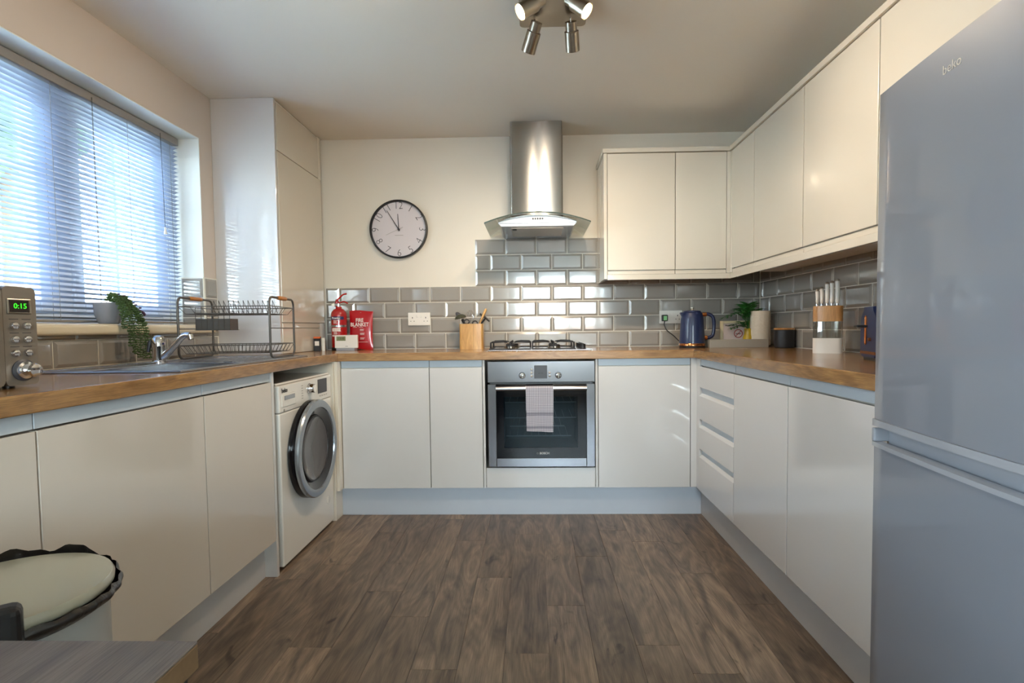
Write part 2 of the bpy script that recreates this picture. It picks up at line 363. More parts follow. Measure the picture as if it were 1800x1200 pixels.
def thing(name, label, cat, loc, rotz=0.0, group=None, kind=None):
    o = bpy.data.objects.new(name, None); o.empty_display_size = 0.05; COL.objects.link(o)
    o.location = loc; o.rotation_euler = (0, 0, rotz); ROOTLOC[o.name] = Vector(loc)
    if label: o['label'] = label
    if cat: o['category'] = cat
    if group: o['group'] = group
    if kind: o['kind'] = kind
    return o
def link_copy(src, parent=None, loc=None):
    c = src.copy(); COL.objects.link(c)
    if parent is not None: c.parent = parent
    if loc is not None: c.location = loc
    ROOTLOC[c.name] = ROOTLOC.get(src.name, Vector((0, 0, 0)))
    return c
def text(parent, s, size, loc, face, m, W=True, name='lettering', extrude=0.0004, roll=0.0, bold=0.0, align='CENTER', sxy=(1, 1)):
    cu = bpy.data.curves.new('txt', 'FONT'); cu.body = s; cu.size = size; cu.extrude = extrude; cu.offset = bold
    cu.align_x = align; cu.align_y = 'CENTER'; cu.resolution_u = 3
    to = bpy.data.objects.new('txt', cu); COL.objects.link(to)
    dg = bpy.context.evaluated_depsgraph_get(); me = bpy.data.meshes.new_from_object(to.evaluated_get(dg))
    bpy.data.objects.remove(to); bpy.data.curves.remove(cu)
    rot = {'-y': Matrix.Rotation(PI/2, 4, 'X'), '+x': Matrix.Rotation(PI/2, 4, 'Z') @ Matrix.Rotation(PI/2, 4, 'X'), '-x': Matrix.Rotation(-PI/2, 4, 'Z') @ Matrix.Rotation(PI/2, 4, 'X')}[face]
    me.transform(Matrix.Translation(Vector(loc) - (ROOTLOC[parent.name] if W else Vector((0, 0, 0)))) @ rot @ Matrix.Rotation(roll, 4, 'Z') @ Matrix.Diagonal((sxy[0], sxy[1], 1, 1)))
    me.materials.clear(); me.materials.append(MT[m]); me.name = name
    o = bpy.data.objects.new(name, me); COL.objects.link(o); o.parent = parent; ROOTLOC[o.name] = ROOTLOC[parent.name]
    return o
def rrect(w, h, r, seg=5, cx=0.0, cy=0.0):
    P = []
    for (sx_, sy_, a0) in ((1, 1, 0), (-1, 1, 90), (-1, -1, 180), (1, -1, 270)):
        for k in range(seg+1):
            a = math.radians(a0+90*k/seg); P.append((cx+sx_*(w/2-r)+r*math.cos(a), cy+sy_*(h/2-r)+r*math.sin(a)))
    return P
def smooth_path(pts, n=6):
    pts = [Vector(p) for p in pts]; out = []
    P = [pts[0]*2-pts[1]]+pts+[pts[-1]*2-pts[-2]]
    for i in range(1, len(P)-2):
        for k in range(n):
            t = k/n; a, b, c, d = P[i-1], P[i], P[i+1], P[i+2]
            out.append(0.5*((2*b)+(c-a)*t+(2*a-5*b+4*c-d)*t*t+(3*b-a-3*c+d)*t**3))
    out.append(pts[-1]); return out

# ------------------------------------------------------------------ room constants
H = 2.301; XW = 1.528; XL = -1.683; YR = -6.2
WT = 0.922; WB = 0.878
WY0, WY1, WZ0, WZ1 = -2.57, -0.765, 1.075, 2.055       # kitchen window opening

# ------------------------------------------------------------------ floor
flo = M().box(XL, XW, YR, 0, -0.06, -0.0035).single('floor', 'gap', (0, 0, 0), 'brown plank floor between the cabinets', kind='structure')
joint = {-9: -.4, -8: -.75, -7: -.35, -6: -1.215, -5: -.833, -4: -1.459, -3: -.644, -2: -.946, -1: -1.341, 0: -.862, 1: -1.568, 2: -1.13, 3: -.815, 4: -.96, 5: -1.30, 6: -.55, 7: -1.0, 8: -.7, 9: -1.3}
PWD = 0.144
plank_mesh = {}
for k in range(-12, 12):
    x0 = max(-0.061+PWD*k, XL); x1 = min(-0.061+PWD*(k+1), XW)
    if x1-x0 < 0.02: continue
    y = joint.get(k, -0.5-0.37*(k % 3))
    ys = [0.0]; yy = y
    while yy < 0: yy += 1.005
    yy -= 1.005
    while yy > YR: ys.append(yy); yy -= 1.005
    ys.append(YR)
    for a, b in zip(ys, ys[1:]):
        if a-b < 0.03: continue
        key = (round(x1-x0, 4), round(a-b, 3))
        if key not in plank_mesh:
            me = M().box(-(x1-x0)/2+.0004, (x1-x0)/2-.0004, -(a-b)/2+.0005, (a-b)/2-.0005, -0.0035, 0, bev=0.0005, seg=1).mesh('plank'); me.materials.append(MT['floor']); plank_mesh[key] = me
        o = bpy.data.objects.new('plank', plank_mesh[key]); o.location = ((x0+x1)/2, (a+b)/2, 0); o.parent = flo; COL.objects.link(o)

# ------------------------------------------------------------------ walls and ceiling
M().box(XL-.3, XW+.12, YR-.12, .12, H, H+.1).single('ceiling', 'ceil', (0, 0, H), 'plain off-white ceiling', kind='structure')
wback = M().box(XL-.3, XW+.12, 0, .12, -.06, H).single('wall_back', 'wall', (0, 0, 0), 'cream back wall behind the hob', kind='structure')
wright = M().box(XW, XW+.12, YR, 0, -.06, H).single('wall_right', 'wall', (XW, 0, 0), 'right wall behind the worktop', kind='structure')
wl = M()
wl.box(XL-.3, XL, WY1, 0, -.06, H); wl.box(XL-.3, XL, -4.2, WY0, -.06, H); wl.box(XL-.3, XL, YR, -5.6, -.06, H); wl.box(XL-.3, XL, -5.6, -4.2, -.06, .9); wl.box(XL-.3, XL, -5.6, -4.2, 2.05, H); wl.box(XL-.3, XL, WY0, WY1, -.06, WZ0-.03); wl.box(XL-.3, XL, WY0, WY1, WZ1, H)  # includes the opening for the added dining window
wleft = wl.single('wall_left', 'wall_backlit', (XL, 0, 0), 'wall around the window with backlit shade in its paint tone', kind='structure')
# pale plaster lining of the window recess
rv = M().box(XL-.19, XL-.0015, WY1, WY1-.004, WZ0, WZ1); rv.box(XL-.19, XL-.0015, WY0, WY1, WZ1-.004, WZ1)
rv.part('reveal_plaster', 'reveal', wleft, W=True)
DX0, DX1, DZ0, DZ1 = -0.35, 1.25, 0.87, 2.08
wr = M(); wr.box(XL-.3, DX0, YR-.12, YR, -.06, H); wr.box(DX1, XW+.12, YR-.12, YR, -.06, H); wr.box(DX0, DX1, YR-.12, YR, DZ1, H); wr.box(DX0, DX1, YR-.12, YR, -.06, DZ0)
wr.single('wall_rear', 'wall', (0, YR, 0), 'wall behind the photographer', kind='structure')

# ------------------------------------------------------------------ tiles
TP, TR = 0.202, 0.102
tile_cache = {}
def tile_mesh(w, h):
    key = (round(w, 3), round(h, 3))
    if key in tile_cache: return tile_cache[key]
    b = min(0.013, w*0.3, h*0.3); bm = bmesh.new()
    def ring(i, d): return [bm.verts.new(v) for v in ((i, -d, i), (w-i, -d, i), (w-i, -d, h-i), (i, -d, h-i))]
    A, B, C = ring(0, 0), ring(0, 0.0010), ring(b, 0.0055)
    for p, q in ((A, B), (B, C)):
        for k in range(4): bm.faces.new((p[k], p[(k+1) % 4], q[(k+1) % 4], q[k]))
    bm.faces.new(C); bmesh.ops.recalc_face_normals(bm, faces=bm.faces)
    me = bpy.data.meshes.new('tile'); bm.to_mesh(me); bm.free(); me.materials.append(MT['tile']); tile_cache[key] = me; return me
def tile_row(wall, s0, s1, z0, z1, phase, to_obj, rotz):
    """tiles between s0..s1 along the wall; joints at phase+k*TP; to_obj(s) -> world xy of the tile's corner"""
    g = 0.0040
    k = math.floor((s0-phase)/TP); s = phase+k*TP
    while s < s1-1e-4:
        a, b = max(s, s0), min(s+TP, s1); s += TP
        if b-a < 0.012: continue
        o = bpy.data.objects.new('tile', tile_mesh(b-a-g, z1-z0-g)); x, y = to_obj(a+g/2)
        o.location = Vector((x, y, z0+g/2)) - ROOTLOC[wall.name]; o.rotation_euler = (0, 0, rotz)
        o.parent = wall; COL.objects.link(o)
rows = [WT+0.001+TR*i for i in range(8)]
PH = -0.336
gr = M(); gr.box(-1.34, XW, -.003, 0, WT, rows[4]+.002)
gr.box(PH-.004, XW, -.003, 0, rows[4], rows[7]+.002); gr.part('grout', 'grout', wback, W=True)
bk = lambda s: (s, -0.003)
for i in range(7):
    ph = PH if i % 2 == 0 else PH+TP/2
    if i < 4: tile_row(wback, -1.335, XW-.003, rows[i], rows[i+1], ph, bk, 0)
    elif i == 4: tile_row(wback, PH, XW-.003, rows[i], rows[i+1], ph, bk, 0)
    else: tile_row(wback, PH, 0.47, rows[i], rows[i+1], ph, bk, 0)
# right wall: s runs towards the camera (-y)
M().box(XW-.003, XW, -2.9, -.003, WT, rows[5]).part('grout', 'grout', wright, W=True)
rt = lambda s: (XW-.003, -s)
for i in range(5): tile_row(wright, 0.012, 2.9, rows[i], rows[i+1], 0.02+(0.14 if i % 2 == 0 else 0.14+TP/2), rt, -PI/2)
# left wall
M().box(XL, XL+.003, -3.0, -.66, WT, 1.048).box(XL, XL+.003, WY1, -.66, 1.045, 1.336).part('grout', 'grout', wleft, W=True)
lt = lambda s: (XL+.003, s)
tile_row(wleft, -3.0, -.662, WT+.001, WT+.103, -1.679-3*TP, lt, PI/2)
tile_row(wleft, -3.0, -.662, WT+.103, 1.048, -1.58-3*TP, lt, PI/2)
for z0, z1 in ((1.048, 1.126), (1.126, 1.228), (1.228, 1.332)): tile_row(wleft, WY1, -.662, z0, z1, WY1, lt, PI/2)
M().box(XL-.12, XL-.001, WY1-.007, WY1-.0045, WZ0+.015, 1.336).part('grout', 'grout', wleft, W=True)
rvf = lambda s: (s, WY1-.007)
for z0, z1 in ((1.09, 1.126), (1.126, 1.228), (1.228, 1.332)): tile_row(wleft, XL-.118, XL-.003, z0, z1, XL-.003-TP, rvf, 0)

# ------------------------------------------------------------------ windows and rear door
win = thing('window_1', 'white framed kitchen window behind the blind', None, (XL-.2, (WY0+WY1)/2, WZ0), kind='structure')
FX0, FX1 = XL-.25, XL-.19
f = M(); fw = 0.055
f.box(FX0, FX1, WY0, WY0+fw, WZ0, WZ1, .004); f.box(FX0, FX1, WY1-fw, WY1, WZ0, WZ1, .004); f.box(FX0, FX1, WY0+fw, WY1-fw, WZ0, WZ0+fw, .004); f.box(FX0, FX1, WY0+fw, WY1-fw, WZ1-fw, WZ1, .004)
f.part('window_frame', 'upvc', win, W=True)
M().box(FX0, FX1, -1.47, -1.36, WZ0+fw, WZ1-fw, .004).part('mullion', 'upvc', win, W=True)
for (a, b) in ((WY0+fw, -1.47), (-1.36, WY1-fw)):
    sh = M(); w = .05; z0, z1 = WZ0+fw, WZ1-fw
    sh.box(FX0+.01, FX1+.012, a, a+w, z0, z1, .006); sh.box(FX0+.01, FX1+.012, b-w, b, z0, z1, .006); sh.box(FX0+.01, FX1+.012, a+w, b-w, z0, z0+w, .006); sh.box(FX0+.01, FX1+.012, a+w, b-w, z1-w, z1, .006)
    so = sh.part('sash', 'upvc', win, W=True)
    nb = 1 if b-a < .7 else 3
    for i in range(nb):
        yy = a+w+(b-a-2*w)*(i+1)/(nb+1); M().box(FX0+.02, FX1-.015, yy-.009, yy+.009, z0+w, z1-w, .002, 1).part('glazing_bar', 'upvc', so, W=True)
    for i in range(2):
        zz = z0+w+(z1-z0-2*w)*(i+1)/3; M().box(FX0+.02, FX1-.015, a+w, b-w, zz-.009, zz+.009, .002, 1).part('glazing_bar', 'upvc', so, W=True)
    M().box(FX0+.03, FX0+.034, a+w, b-w, z0+w, z1-w).part('pane', 'pane', so, W=True)
sl = M().box(FX1, XL+.03, WY0, WY1, WZ0-.028, WZ0+.012, .012, 4)
sl.box(XL+.0, XL+.045, WY0-.02, WY1+.02, WZ0-.033, WZ0+.012, .015, 4)
sl.part('window_sill', 'sill', win, W=True)

rw = thing('window_2', 'white framed window behind the photographer', None, ((DX0+DX1)/2, YR-.06, DZ0), kind='structure')
f = M(); f.box(DX0, DX0+.06, YR-.1, YR-.03, DZ0, DZ1); f.box(DX1-.06, DX1, YR-.1, YR-.03, DZ0, DZ1); f.box(DX0+.06, DX1-.06, YR-.1, YR-.03, DZ1-.06, DZ1); f.box(DX0+.06, DX1-.06, YR-.1, YR-.03, DZ0, DZ0+.06)
f.part('window_frame', 'upvc', rw, W=True)
for a, b in ((DX0+.06, .17), (.17, .73), (.73, DX1-.06)):
    l = M(); l.box(a, a+.04, YR-.09, YR-.04, DZ0+.06, DZ1-.06); l.box(b-.04, b, YR-.09, YR-.04, DZ0+.06, DZ1-.06); l.box(a+.04, b-.04, YR-.09, YR-.04, DZ0+.06, DZ0+.10); l.box(a+.04, b-.04, YR-.09, YR-.04, DZ1-.10, DZ1-.06)
    lf = l.part('sash', 'upvc', rw, W=True)
    M().box(a+.04, b-.04, YR-.067, YR-.063, DZ0+.10, DZ1-.10).part('pane', 'pane', lf, W=True)
    M().box(a+.04, b-.04, YR-.075, YR-.055, 1.60, 1.62).part('glazing_bar', 'upvc', lf, W=True)

w3 = thing('fill_window', 'unseen window added in the dining end for more ambient light', None, (XL-.2, -4.9, .9), kind='structure')  # added out of view to brighten the room from the left
f = M(); f.box(FX0, FX1, -5.6, -5.54, .9, 2.05); f.box(FX0, FX1, -4.26, -4.2, .9, 2.05); f.box(FX0, FX1, -5.54, -4.26, .9, .96); f.box(FX0, FX1, -5.54, -4.26, 1.99, 2.05); f.box(FX0, FX1, -4.93, -4.87, .96, 1.99)
f.part('window_frame', 'upvc', w3, W=True)
for a, b in ((-5.54, -4.93), (-4.87, -4.26)): M().box(FX0+.03, FX0+.034, a, b, .96, 1.99).part('pane', 'pane', w3, W=True)

# ------------------------------------------------------------------ outside
M().box(-30, 30, -30, 20, -.5, -.12).single('ground', 'ground', (0, 0, -.12), 'paved ground outside the window', kind='structure')
hs = thing('neighbouring_house', 'pale rendered house with orange brick corner seen dimly through the blind', 'house', (-11, 1, -.12))
M().box(-15, -11, -6, 9, -.12, 3.2).part('wall', 'render', hs, W=True)
M().prism([(-15.3, 3.2), (-10.7, 3.2), (-13, 4.8)], 'y', -6.3, 9.3).part('roof', 'roof', hs, W=True)
M().box(-11.05, -10.9, 1.7, 2.5, -.12, 3.2).part('brick_pier', 'brick', hs, W=True)
for yy in (-3.5, 5.5): M().box(-11.06, -10.95, yy, yy+1.2, .9, 2.1, .02).part('window', 'upvc', hs, W=True)
fe = M().box(-3, 5, -11.1, -11, -.12, 1.12).single('garden_wall', 'brick', (1, -11, -.12), 'brick garden wall behind the patio doors', 'wall')
def tree(x, y, h, r, label):
    t = thing('garden_tree', label, 'tree', (x, y, -.12))
    M().cyl((0, 0, 0), (0, 0, h*.7), .16, .08, 10).part('trunk', 'bark', t)
    c = M(); rnd = random.Random(int(x*10+y))
    for i in range(26):
        a, b = rnd.uniform(0, 2*PI), rnd.uniform(-.5, 1); rr = rnd.uniform(.2, .8)*r
        c.ball((rr*math.cos(a), rr*math.sin(a), h*.75+b*r*.7), r*rnd.uniform(.22, .42), (1, 1, .8), 8, 6)
    c.part('crown', 'tree', t)
tree(-8.0, 4.6, 6.0, 1.9, 'green garden tree outside nearest the far end of the window')
tree(-7.6, 1.0, 6.2, 1.7, 'green garden tree outside behind the blind')

# ------------------------------------------------------------------ venetian blind
bl = thing('venetian_blind', 'white aluminium venetian blind with grey headrail in the window recess', 'blind', (XL-.117, (WY0+WY1)/2, WZ0+.02))
BX = XL-.117; BY0, BY1 = WY0+.015, WY1-.018
M().box(BX-.022, BX+.018, BY0, BY1, WZ1-.045, WZ1-.008, .003).part('headrail', 'headrail', bl, W=True)
M().box(BX-.013, BX+.013, BY0, BY1, 1.094, 1.104, .003).part('bottom_rail', 'headrail', bl, W=True)
sm = M(); L2 = (BY1-BY0)/2; th = math.radians(17); P = []
for i in range(7):
    u = (i/6-.5)*.025; cv = .0022*(1-(2*i/6-1)**2)
    P.append((u*math.cos(th)-cv*math.sin(th), u*math.sin(th)+cv*math.cos(th)))
poly = P+[(p[0]-.0003, p[1]-.0006) for p in P[::-1]]
sm.prism(poly, 'y', -L2, L2); sme = sm.mesh('slat', smooth=True); sme.materials.append(MT['slat'])
zt = WZ1-.062; ns = 44
for i in range(ns):
    o = bpy.data.objects.new('slat', sme); z = zt-(zt-1.112)*i/(ns-1)
    o.location = Vector((BX, (BY0+BY1)/2, z))-ROOTLOC[bl.name]; o.parent = bl; COL.objects.link(o)
for yy in (-.845, -1.13, -1.52, -2.05, -2.45):
    M().cyl((BX+.014, yy, 1.1), (BX+.014, yy, WZ1-.03), .0008, seg=5).cyl((BX-.014, yy, 1.1), (BX-.014, yy, WZ1-.03), .0008, seg=5).part('ladder_cord', 'text_g', bl, W=True)
M().tube([(BX+.024, -1.335, WZ1-.03), (BX+.024, -1.333, 1.12)], .0022, 6).part('tilt_wand', 'acry', bl, W=True)
M().tube([(BX+.026, -.93, WZ1-.03), (BX+.027, -.925, 1.8), (BX+.026, -.92, 1.56)], .0012, 5).part('pull_cord', 'text_k', bl, W=True)
M().cyl((BX+.026, -.92, 1.535), (BX+.026, -.92, 1.57), .008, .003, 10).part('cord_tassel', 'white_pl', bl, W=True)

# ------------------------------------------------------------------ tall boxing / boiler cupboard in the corner
bx = thing('tall_cupboard', 'tall gloss cream cupboard boxing in the corner between window and clock', 'cupboard', (-1.51, -.35, WT))
M().box(XL+.001, -1.345, -.642, -.03, WT+.001, H-.001).part('carcass', 'carc', bx, W=True)
M().box(XL+.001, -1.337, -.66, -.642, WT+.001, H-.001, .001, 1).part('end_panel', 'door_b', bx, W=True, label='gloss white side panel reflecting the blind')
M().box(-1.345, -1.333, -.638, -.082, 2.03, 2.283, .002).part('top_panel', 'door_u', bx, W=True)
M().box(-1.345, -1.336, -.078, -.035, 2.03, 2.298, .002).part('batten', 'wall', bx, W=True)
M().box(-1.345, -1.333, -.638, -.045, 1.098, 2.026, .002).part('door', 'door_u', bx, W=True)
M().box(-1.352, -1.337, -.63, -.09, 1.068, 1.094, .002).part('handle_rail', 'door_u', bx, W=True)
M().box(-1.345, -1.334, -.638, -.12, WT+.002, 1.064, .002).part('lower_panel', 'door_u', bx, W=True)
M().box(-1.35, -1.336, -.116, -.03, WT+.002, 1.096, .002).part('filler_strip', 'white_pl', bx, W=True)

# ------------------------------------------------------------------ base cabinets
DT, DB = .835, .16
def base_left(y0, y1, label, group='base units under the sink worktop'):
    t = thing('base_cabinet', label, 'cabinet', (-1.36, (y0+y1)/2, .15), group=group)
    M().box(XL+.01, -1.08, y0+.001, y1-.001, .15, .70).part('carcass', 'carc', t, W=True)
    M().box(-1.08, -1.06, y0+.002, y1-.002, DB, DT, .0012).part('door', 'door', t, W=True)
    M().box(-1.082, -1.066, y0+.001, y1-.001, DT+.004, WB-.0005, .001, 1).part('handle_rail', 'rail', t, W=True)
base_left(-3.01, -2.4055, 'gloss off-white base cabinet beside the bin, nearest the table', None)
base_left(-2.4045, -1.8015, 'wide gloss off-white base cabinet directly behind the bin lid', None)
base_left(-1.8005, -1.338, 'narrow gloss off-white base cabinet beside the washing machine', None)
M().box(-1.66, -1.06, -1.336, -1.318, 0, WB-.0005, .001, 1).single('end_panel', 'door_b', (-1.36, -1.327, 0), 'thin white end panel left of the washing machine', 'panel')
M().box(-1.66, -1.052, -.668, -.56, 0, WB-.0005, .001, 1).single('end_panel', 'door_u', (-1.36, -.66, 0), 'thin cream end panel right of the washing machine', 'panel')
M().box(-1.13, -1.112, -3.0, -1.337, 0, .158, .001, 1).single('plinth_board', 'plinth_l', (-1.12, -2.2, 0), 'grey plinth board under the left cabinets behind the bin', 'plinth')
M().box(-1.0515, .9715, -.572, -.556, 0, .158, .001, 1).single('plinth_board', 'plinth', (0, -.565, 0), 'blue grey plinth board below the oven and its neighbours', 'plinth')
M().box(.972, .988, -2.22, -.556, 0, .158, .001, 1).single('plinth_board', 'plinth_l', (.98, -1.4, 0), 'grey plinth board under the drawers and right cabinets', 'plinth')

def base_back(x0, x1, label):
    t = thing('base_cabinet', label, 'cabinet', ((x0+x1)/2, -.3, .15))
    M().box(x0+.001, x1-.001, -.58, -.012, .16, .87).part('carcass', 'carc', t, W=True)
    M().box(x0+.0015, x1-.0015, -.60, -.58, DB, DT, .0012).part('door', 'door_b', t, W=True)
    M().box(x0+.001, x1-.001, -.594, -.5805, DT+.004, WB-.0005, .001, 1).part('handle_rail', 'rail', t, W=True)
M().box(-1.0515, -1.0345, -.651, -.585, DB, WB-.0005, .001, 1).single('corner_post', 'door_u', (-1.043, -.592, .16), 'narrow cream filler post between washing machine and back cabinets', 'panel')
base_back(-1.033, -.5385, 'wide gloss white base cabinet below the fire extinguisher')
base_back(-.5375, -.243, 'narrow gloss white base cabinet left of the oven')
base_back(.397, .903, 'gloss white base cabinet right of the oven')
oh = thing('oven_housing', 'white oven housing with a blank panel below the oven', 'cabinet', (.082, -.3, .15))
M().box(-.241, -.2285, -.60, -.012, DB, WB-.0005, .001, 1).part('side_panel', 'door_b', oh, W=True)
M().box(.3825, .395, -.60, -.012, DB, WB-.0005, .001, 1).part('side_panel', 'door_b', oh, W=True)
M().box(-.2265, .3805, -.60, -.582, DB, .273, .002).part('lower_panel', 'door_b', oh, W=True)
M().box(-.2265, .3805, -.58, -.012, .18, .262).part('shelf', 'carc', oh, W=True)

pc = M().box(.905, .952, -.60, -.585, DB, WB-.0005, .001, 1).box(.936, .952, -.652, -.6, DB, WB-.0005, .001, 1)
pc.single('corner_post', 'door_b', (.93, -.62, .16), 'white L shaped corner post left of the drawers', 'panel')
dw = thing('drawer_cabinet', 'white four drawer base cabinet with grooved finger pulls', 'cabinet', (1.22, -.905, .15))
M().box(.956, XW-.012, -1.152, -.655, .16, .87).part('carcass', 'carc', dw, W=True)
for z0, z1 in ((.722, .835), (.550, .689), (.389, .517), (.16, .356)):
    top = z1 > .8
    if top: M().box(.934, .954, -1.1515, -.6555, z0, z1, .002).part('drawer', 'door_b', dw, W=True)
    else: M().prism([(.934, z0), (.954, z0), (.954, z1+.002), (.951, z1+.002), (.9345, z1-.012), (.934, z1-.014)], 'y', -1.1515, -.6555).part('drawer', 'door_b', dw, W=True)
for z0, z1 in ((.689, .722), (.517, .550), (.356, .389)):
    M().box(.949, .956, -1.151, -.656, z0-.004, z1+.004).part('finger_pull', 'rail', dw, W=True)
M().box(.942, .956, -1.151, -.656, DT+.004, WB-.0005, .001, 1).part('handle_rail', 'rail', dw, W=True)
def base_right(y0, y1, label):
    t = thing('base_cabinet', label, 'cabinet', (1.22, (y0+y1)/2, .15))
    M().box(.956, XW-.012, y0+.001, y1-.001, .16, .87).part('carcass', 'carc', t, W=True)
    M().box(.934, .954, y0+.0015, y1-.0015, DB, DT, .0012).part('door', 'door_b', t, W=True)
    M().box(.942, .956, y0+.001, y1-.001, DT+.004, WB-.0005, .001, 1).part('handle_rail', 'rail', t, W=True)
base_right(-1.659, -1.154, 'gloss white base cabinet between the drawers and the cabinet by the fridge')
base_right(-2.19, -1.661, 'gloss white base cabinet directly beside the fridge')

# ------------------------------------------------------------------ worktops
SX0, SX1, SY0, SY1 = -1.56, -1.075, -1.89, -.93        # sink outline
BXa, BXb, BYa, BYb = -1.43, -1.12, -1.83, -1.45        # bowl
w = M(); w.box(XL+.0125, BXa, -3.05, -.6205, WB, WT, .002); w.box(BXb, -1.04, -3.05, -.6205, WB, WT, .004, 3)
w.box(BXa-.003, BXb+.003, -3.05, BYa, WB+.0003, WT-.0002); w.box(BXa-.003, BXb+.003, BYb, -.6205, WB+.0003, WT-.0002)
w.single('worktop', 'worktop', (-1.36, -1.8, WB), 'oak effect worktop under the window holding the sink', 'worktop')
M().box(XL+.0125, XW-.0125, -.62, -.0125, WB, WT, .003, 2).single('worktop', 'worktopx', (0, -.31, WB), 'oak effect worktop along the back wall holding the hob', 'worktop')
M().box(.912, XW-.0125, -2.2, -.6205, WB, WT, .003, 2).single('worktop', 'worktop', (1.22, -1.4, WB), 'oak effect worktop on the right holding the knife block', 'worktop')

# ------------------------------------------------------------------ wall cabinets
UZ0, UZ1 = 1.388, 2.070
# carcasses stop above the tile rows
M().box(.468, .4865, -.338, -.0005, 1.336, 2.073, .001, 1).single('end_panel', 'door_u', (.477, -.17, 1.336), 'off-white end panel of the wall cabinets beside the extractor hood', 'panel')
def wub(x0, x1, label):
    t = thing('wall_cabinet', label, 'cabinet', ((x0+x1)/2, -.16, 1.365))
    M().box(x0+.001, x1-.001, -.318, -.0135, 1.365, 2.072).part('carcass', 'carc', t, W=True)
    M().box(x0+.0015, x1-.0015, -.338, -.319, UZ0, UZ1, .002).part('door', 'door_u', t, W=True)
    M().box(x0+.001, x1-.001, -.331, -.3185, 1.363, 1.3835, .001, 1).part('handle_rail', 'door_u', t, W=True)
wub(.488, .888, 'off-white wall cabinet nearest the extractor hood')
wub(.889, 1.189, 'narrow off-white wall cabinet in the corner of the back wall')
cp = M().box(1.19, 1.228, -.338, -.32, 1.363, 2.072, .003).box(1.21, 1.228, -.356, -.338, 1.363, 2.072, .003)
cp.single('corner_post', 'door_u', (1.21, -.34, 1.363), 'off-white corner post where the two runs of wall cabinets meet', 'panel')
def wur(y0, y1, label, z0=UZ0):
    t = thing('wall_cabinet', label, 'cabinet', (1.37, (y0+y1)/2, z0-.02))
    M().box(1.229, XW-.0135, y0+.001, y1-.001, z0-.023, 2.072).part('carcass', 'carc', t, W=True)
    M().box(1.21, 1.2285, y0+.0015, y1-.0015, z0, UZ1, .002).part('door', 'door_u', t, W=True)
    M().box(1.216, 1.2285, y0+.001, y1-.001, z0-.025, z0-.0045, .001, 1).part('handle_rail', 'door_u', t, W=True)
wur(-.672, -.358, 'off-white corner wall cabinet with the narrowest door on the right wall')
wur(-1.189, -.674, 'off-white wall cabinet on the right wall above the black canister')
wur(-1.691, -1.191, 'off-white wall cabinet on the right wall above the knife block')
wur(-2.19, -1.693, 'off-white wall cabinet on the right wall beside the top of the fridge')
wur(-2.85, -2.192, 'short off-white wall cabinet above the fridge', 1.68)
c = M().prism([(.462, -.003), (.462, -.348), (1.2, -.348), (1.2, -2.85), (1.5, -2.85), (1.5, -.003)], 'z', 2.0735, 2.098)
c.single('cabinet_cornice', 'door_u', (1.0, -.3, 2.0735), 'off-white cornice board along the top of the wall cabinets', 'cornice')
c = M().prism([(.4875, -.337), (1.209, -.337), (1.209, -2.19), (1.227, -2.19), (1.227, -.319), (.4875, -.319)], 'z', 1.331, 1.3615)
c.single('cabinet_pelmet', 'door_u', (1.0, -.33, 1.331), 'off-white pelmet strip below the wall cabinets', 'pelmet')

# ------------------------------------------------------------------ oven
ov = thing('built_in_oven', 'stainless steel built in oven with black glass door below the hob', 'oven', (.082, -.3, .278))
OX0, OX1 = -.2125, .3775; OF = -.612
M().box(OX0, OX1, OF, -.585, .752, .868, .002).part('control_panel', 'steel', ov, W=True)
M().box(OX0+.01, OX1-.01, -.594, -.586, .735, .754).part('vent_gap', 'black', ov, W=True)
d = M(); d.box(OX0, OX0+.046, OF, -.592, .281, .742, .002); d.box(OX1-.046, OX1, OF, -.592, .281, .742, .002); d.box(OX0+.046, OX1-.046, OF, -.592, .281, .330, .002)
df = d.part('door', 'steel', ov, W=True)
g = M(); gx0, gx1 = OX0+.0465, OX1-.0465; gz0, gz1 = .3305, .742; wx0, wx1, wz0, wz1 = -.125, .283, .388, .672
g.box(gx0, wx0, OF+.001, -.598, gz0, gz1); g.box(wx1, gx1, OF+.001, -.598, gz0, gz1); g.box(wx0, wx1, OF+.001, -.598, gz0, wz0); g.box(wx0, wx1, OF+.001, -.598, wz1, gz1)
gf = g.part('glass_surround', 'glassk', df, W=True)
M().box(wx0, wx1, OF+.001, OF+.004, wz0, wz1).part('window_pane', 'oveng', df, W=True)
cav = M(); cav.box(wx0-.01, wx1+.01, -.25, -.24, wz0-.02, wz1+.02); cav.box(wx0-.02, wx0-.01, -.59, -.25, wz0-.02, wz1+.02); cav.box(wx1+.01, wx1+.02, -.59, -.25, wz0-.02, wz1+.02); cav.box(wx0-.01, wx1+.01, -.59, -.25, wz0-.03, wz0-.02); cav.box(wx0-.01, wx1+.01, -.59, -.25, wz1+.02, wz1+.03)
cav.part('cavity', 'cavity', ov, W=True)
for z, x0, x1 in ((.636, -.12, .278), (.549, -.12, .278), (.502, -.095, .21), (.447, -.115, .25)):
    r = M().tube([(x0, -.57, z), (x1, -.57, z)], .0032, 6)
    for i in range(9): xx = x0+(x1-x0)*(i+.5)/9; r.tube([(xx, -.57, z), (xx, -.27, z)], .0011, 5)
    r.part('shelf_rack', 'rack', ov, W=True)
hd = M().cyl((-.165, -.652, .722), (.330, -.652, .722), .0125, seg=20); hd.box(-.150, -.128, -.652, -.611, .714, .730, .003); hd.box(.293, .315, -.652, -.611, .714, .730, .003)
hd.part('handle', 'steel_h', df, W=True)
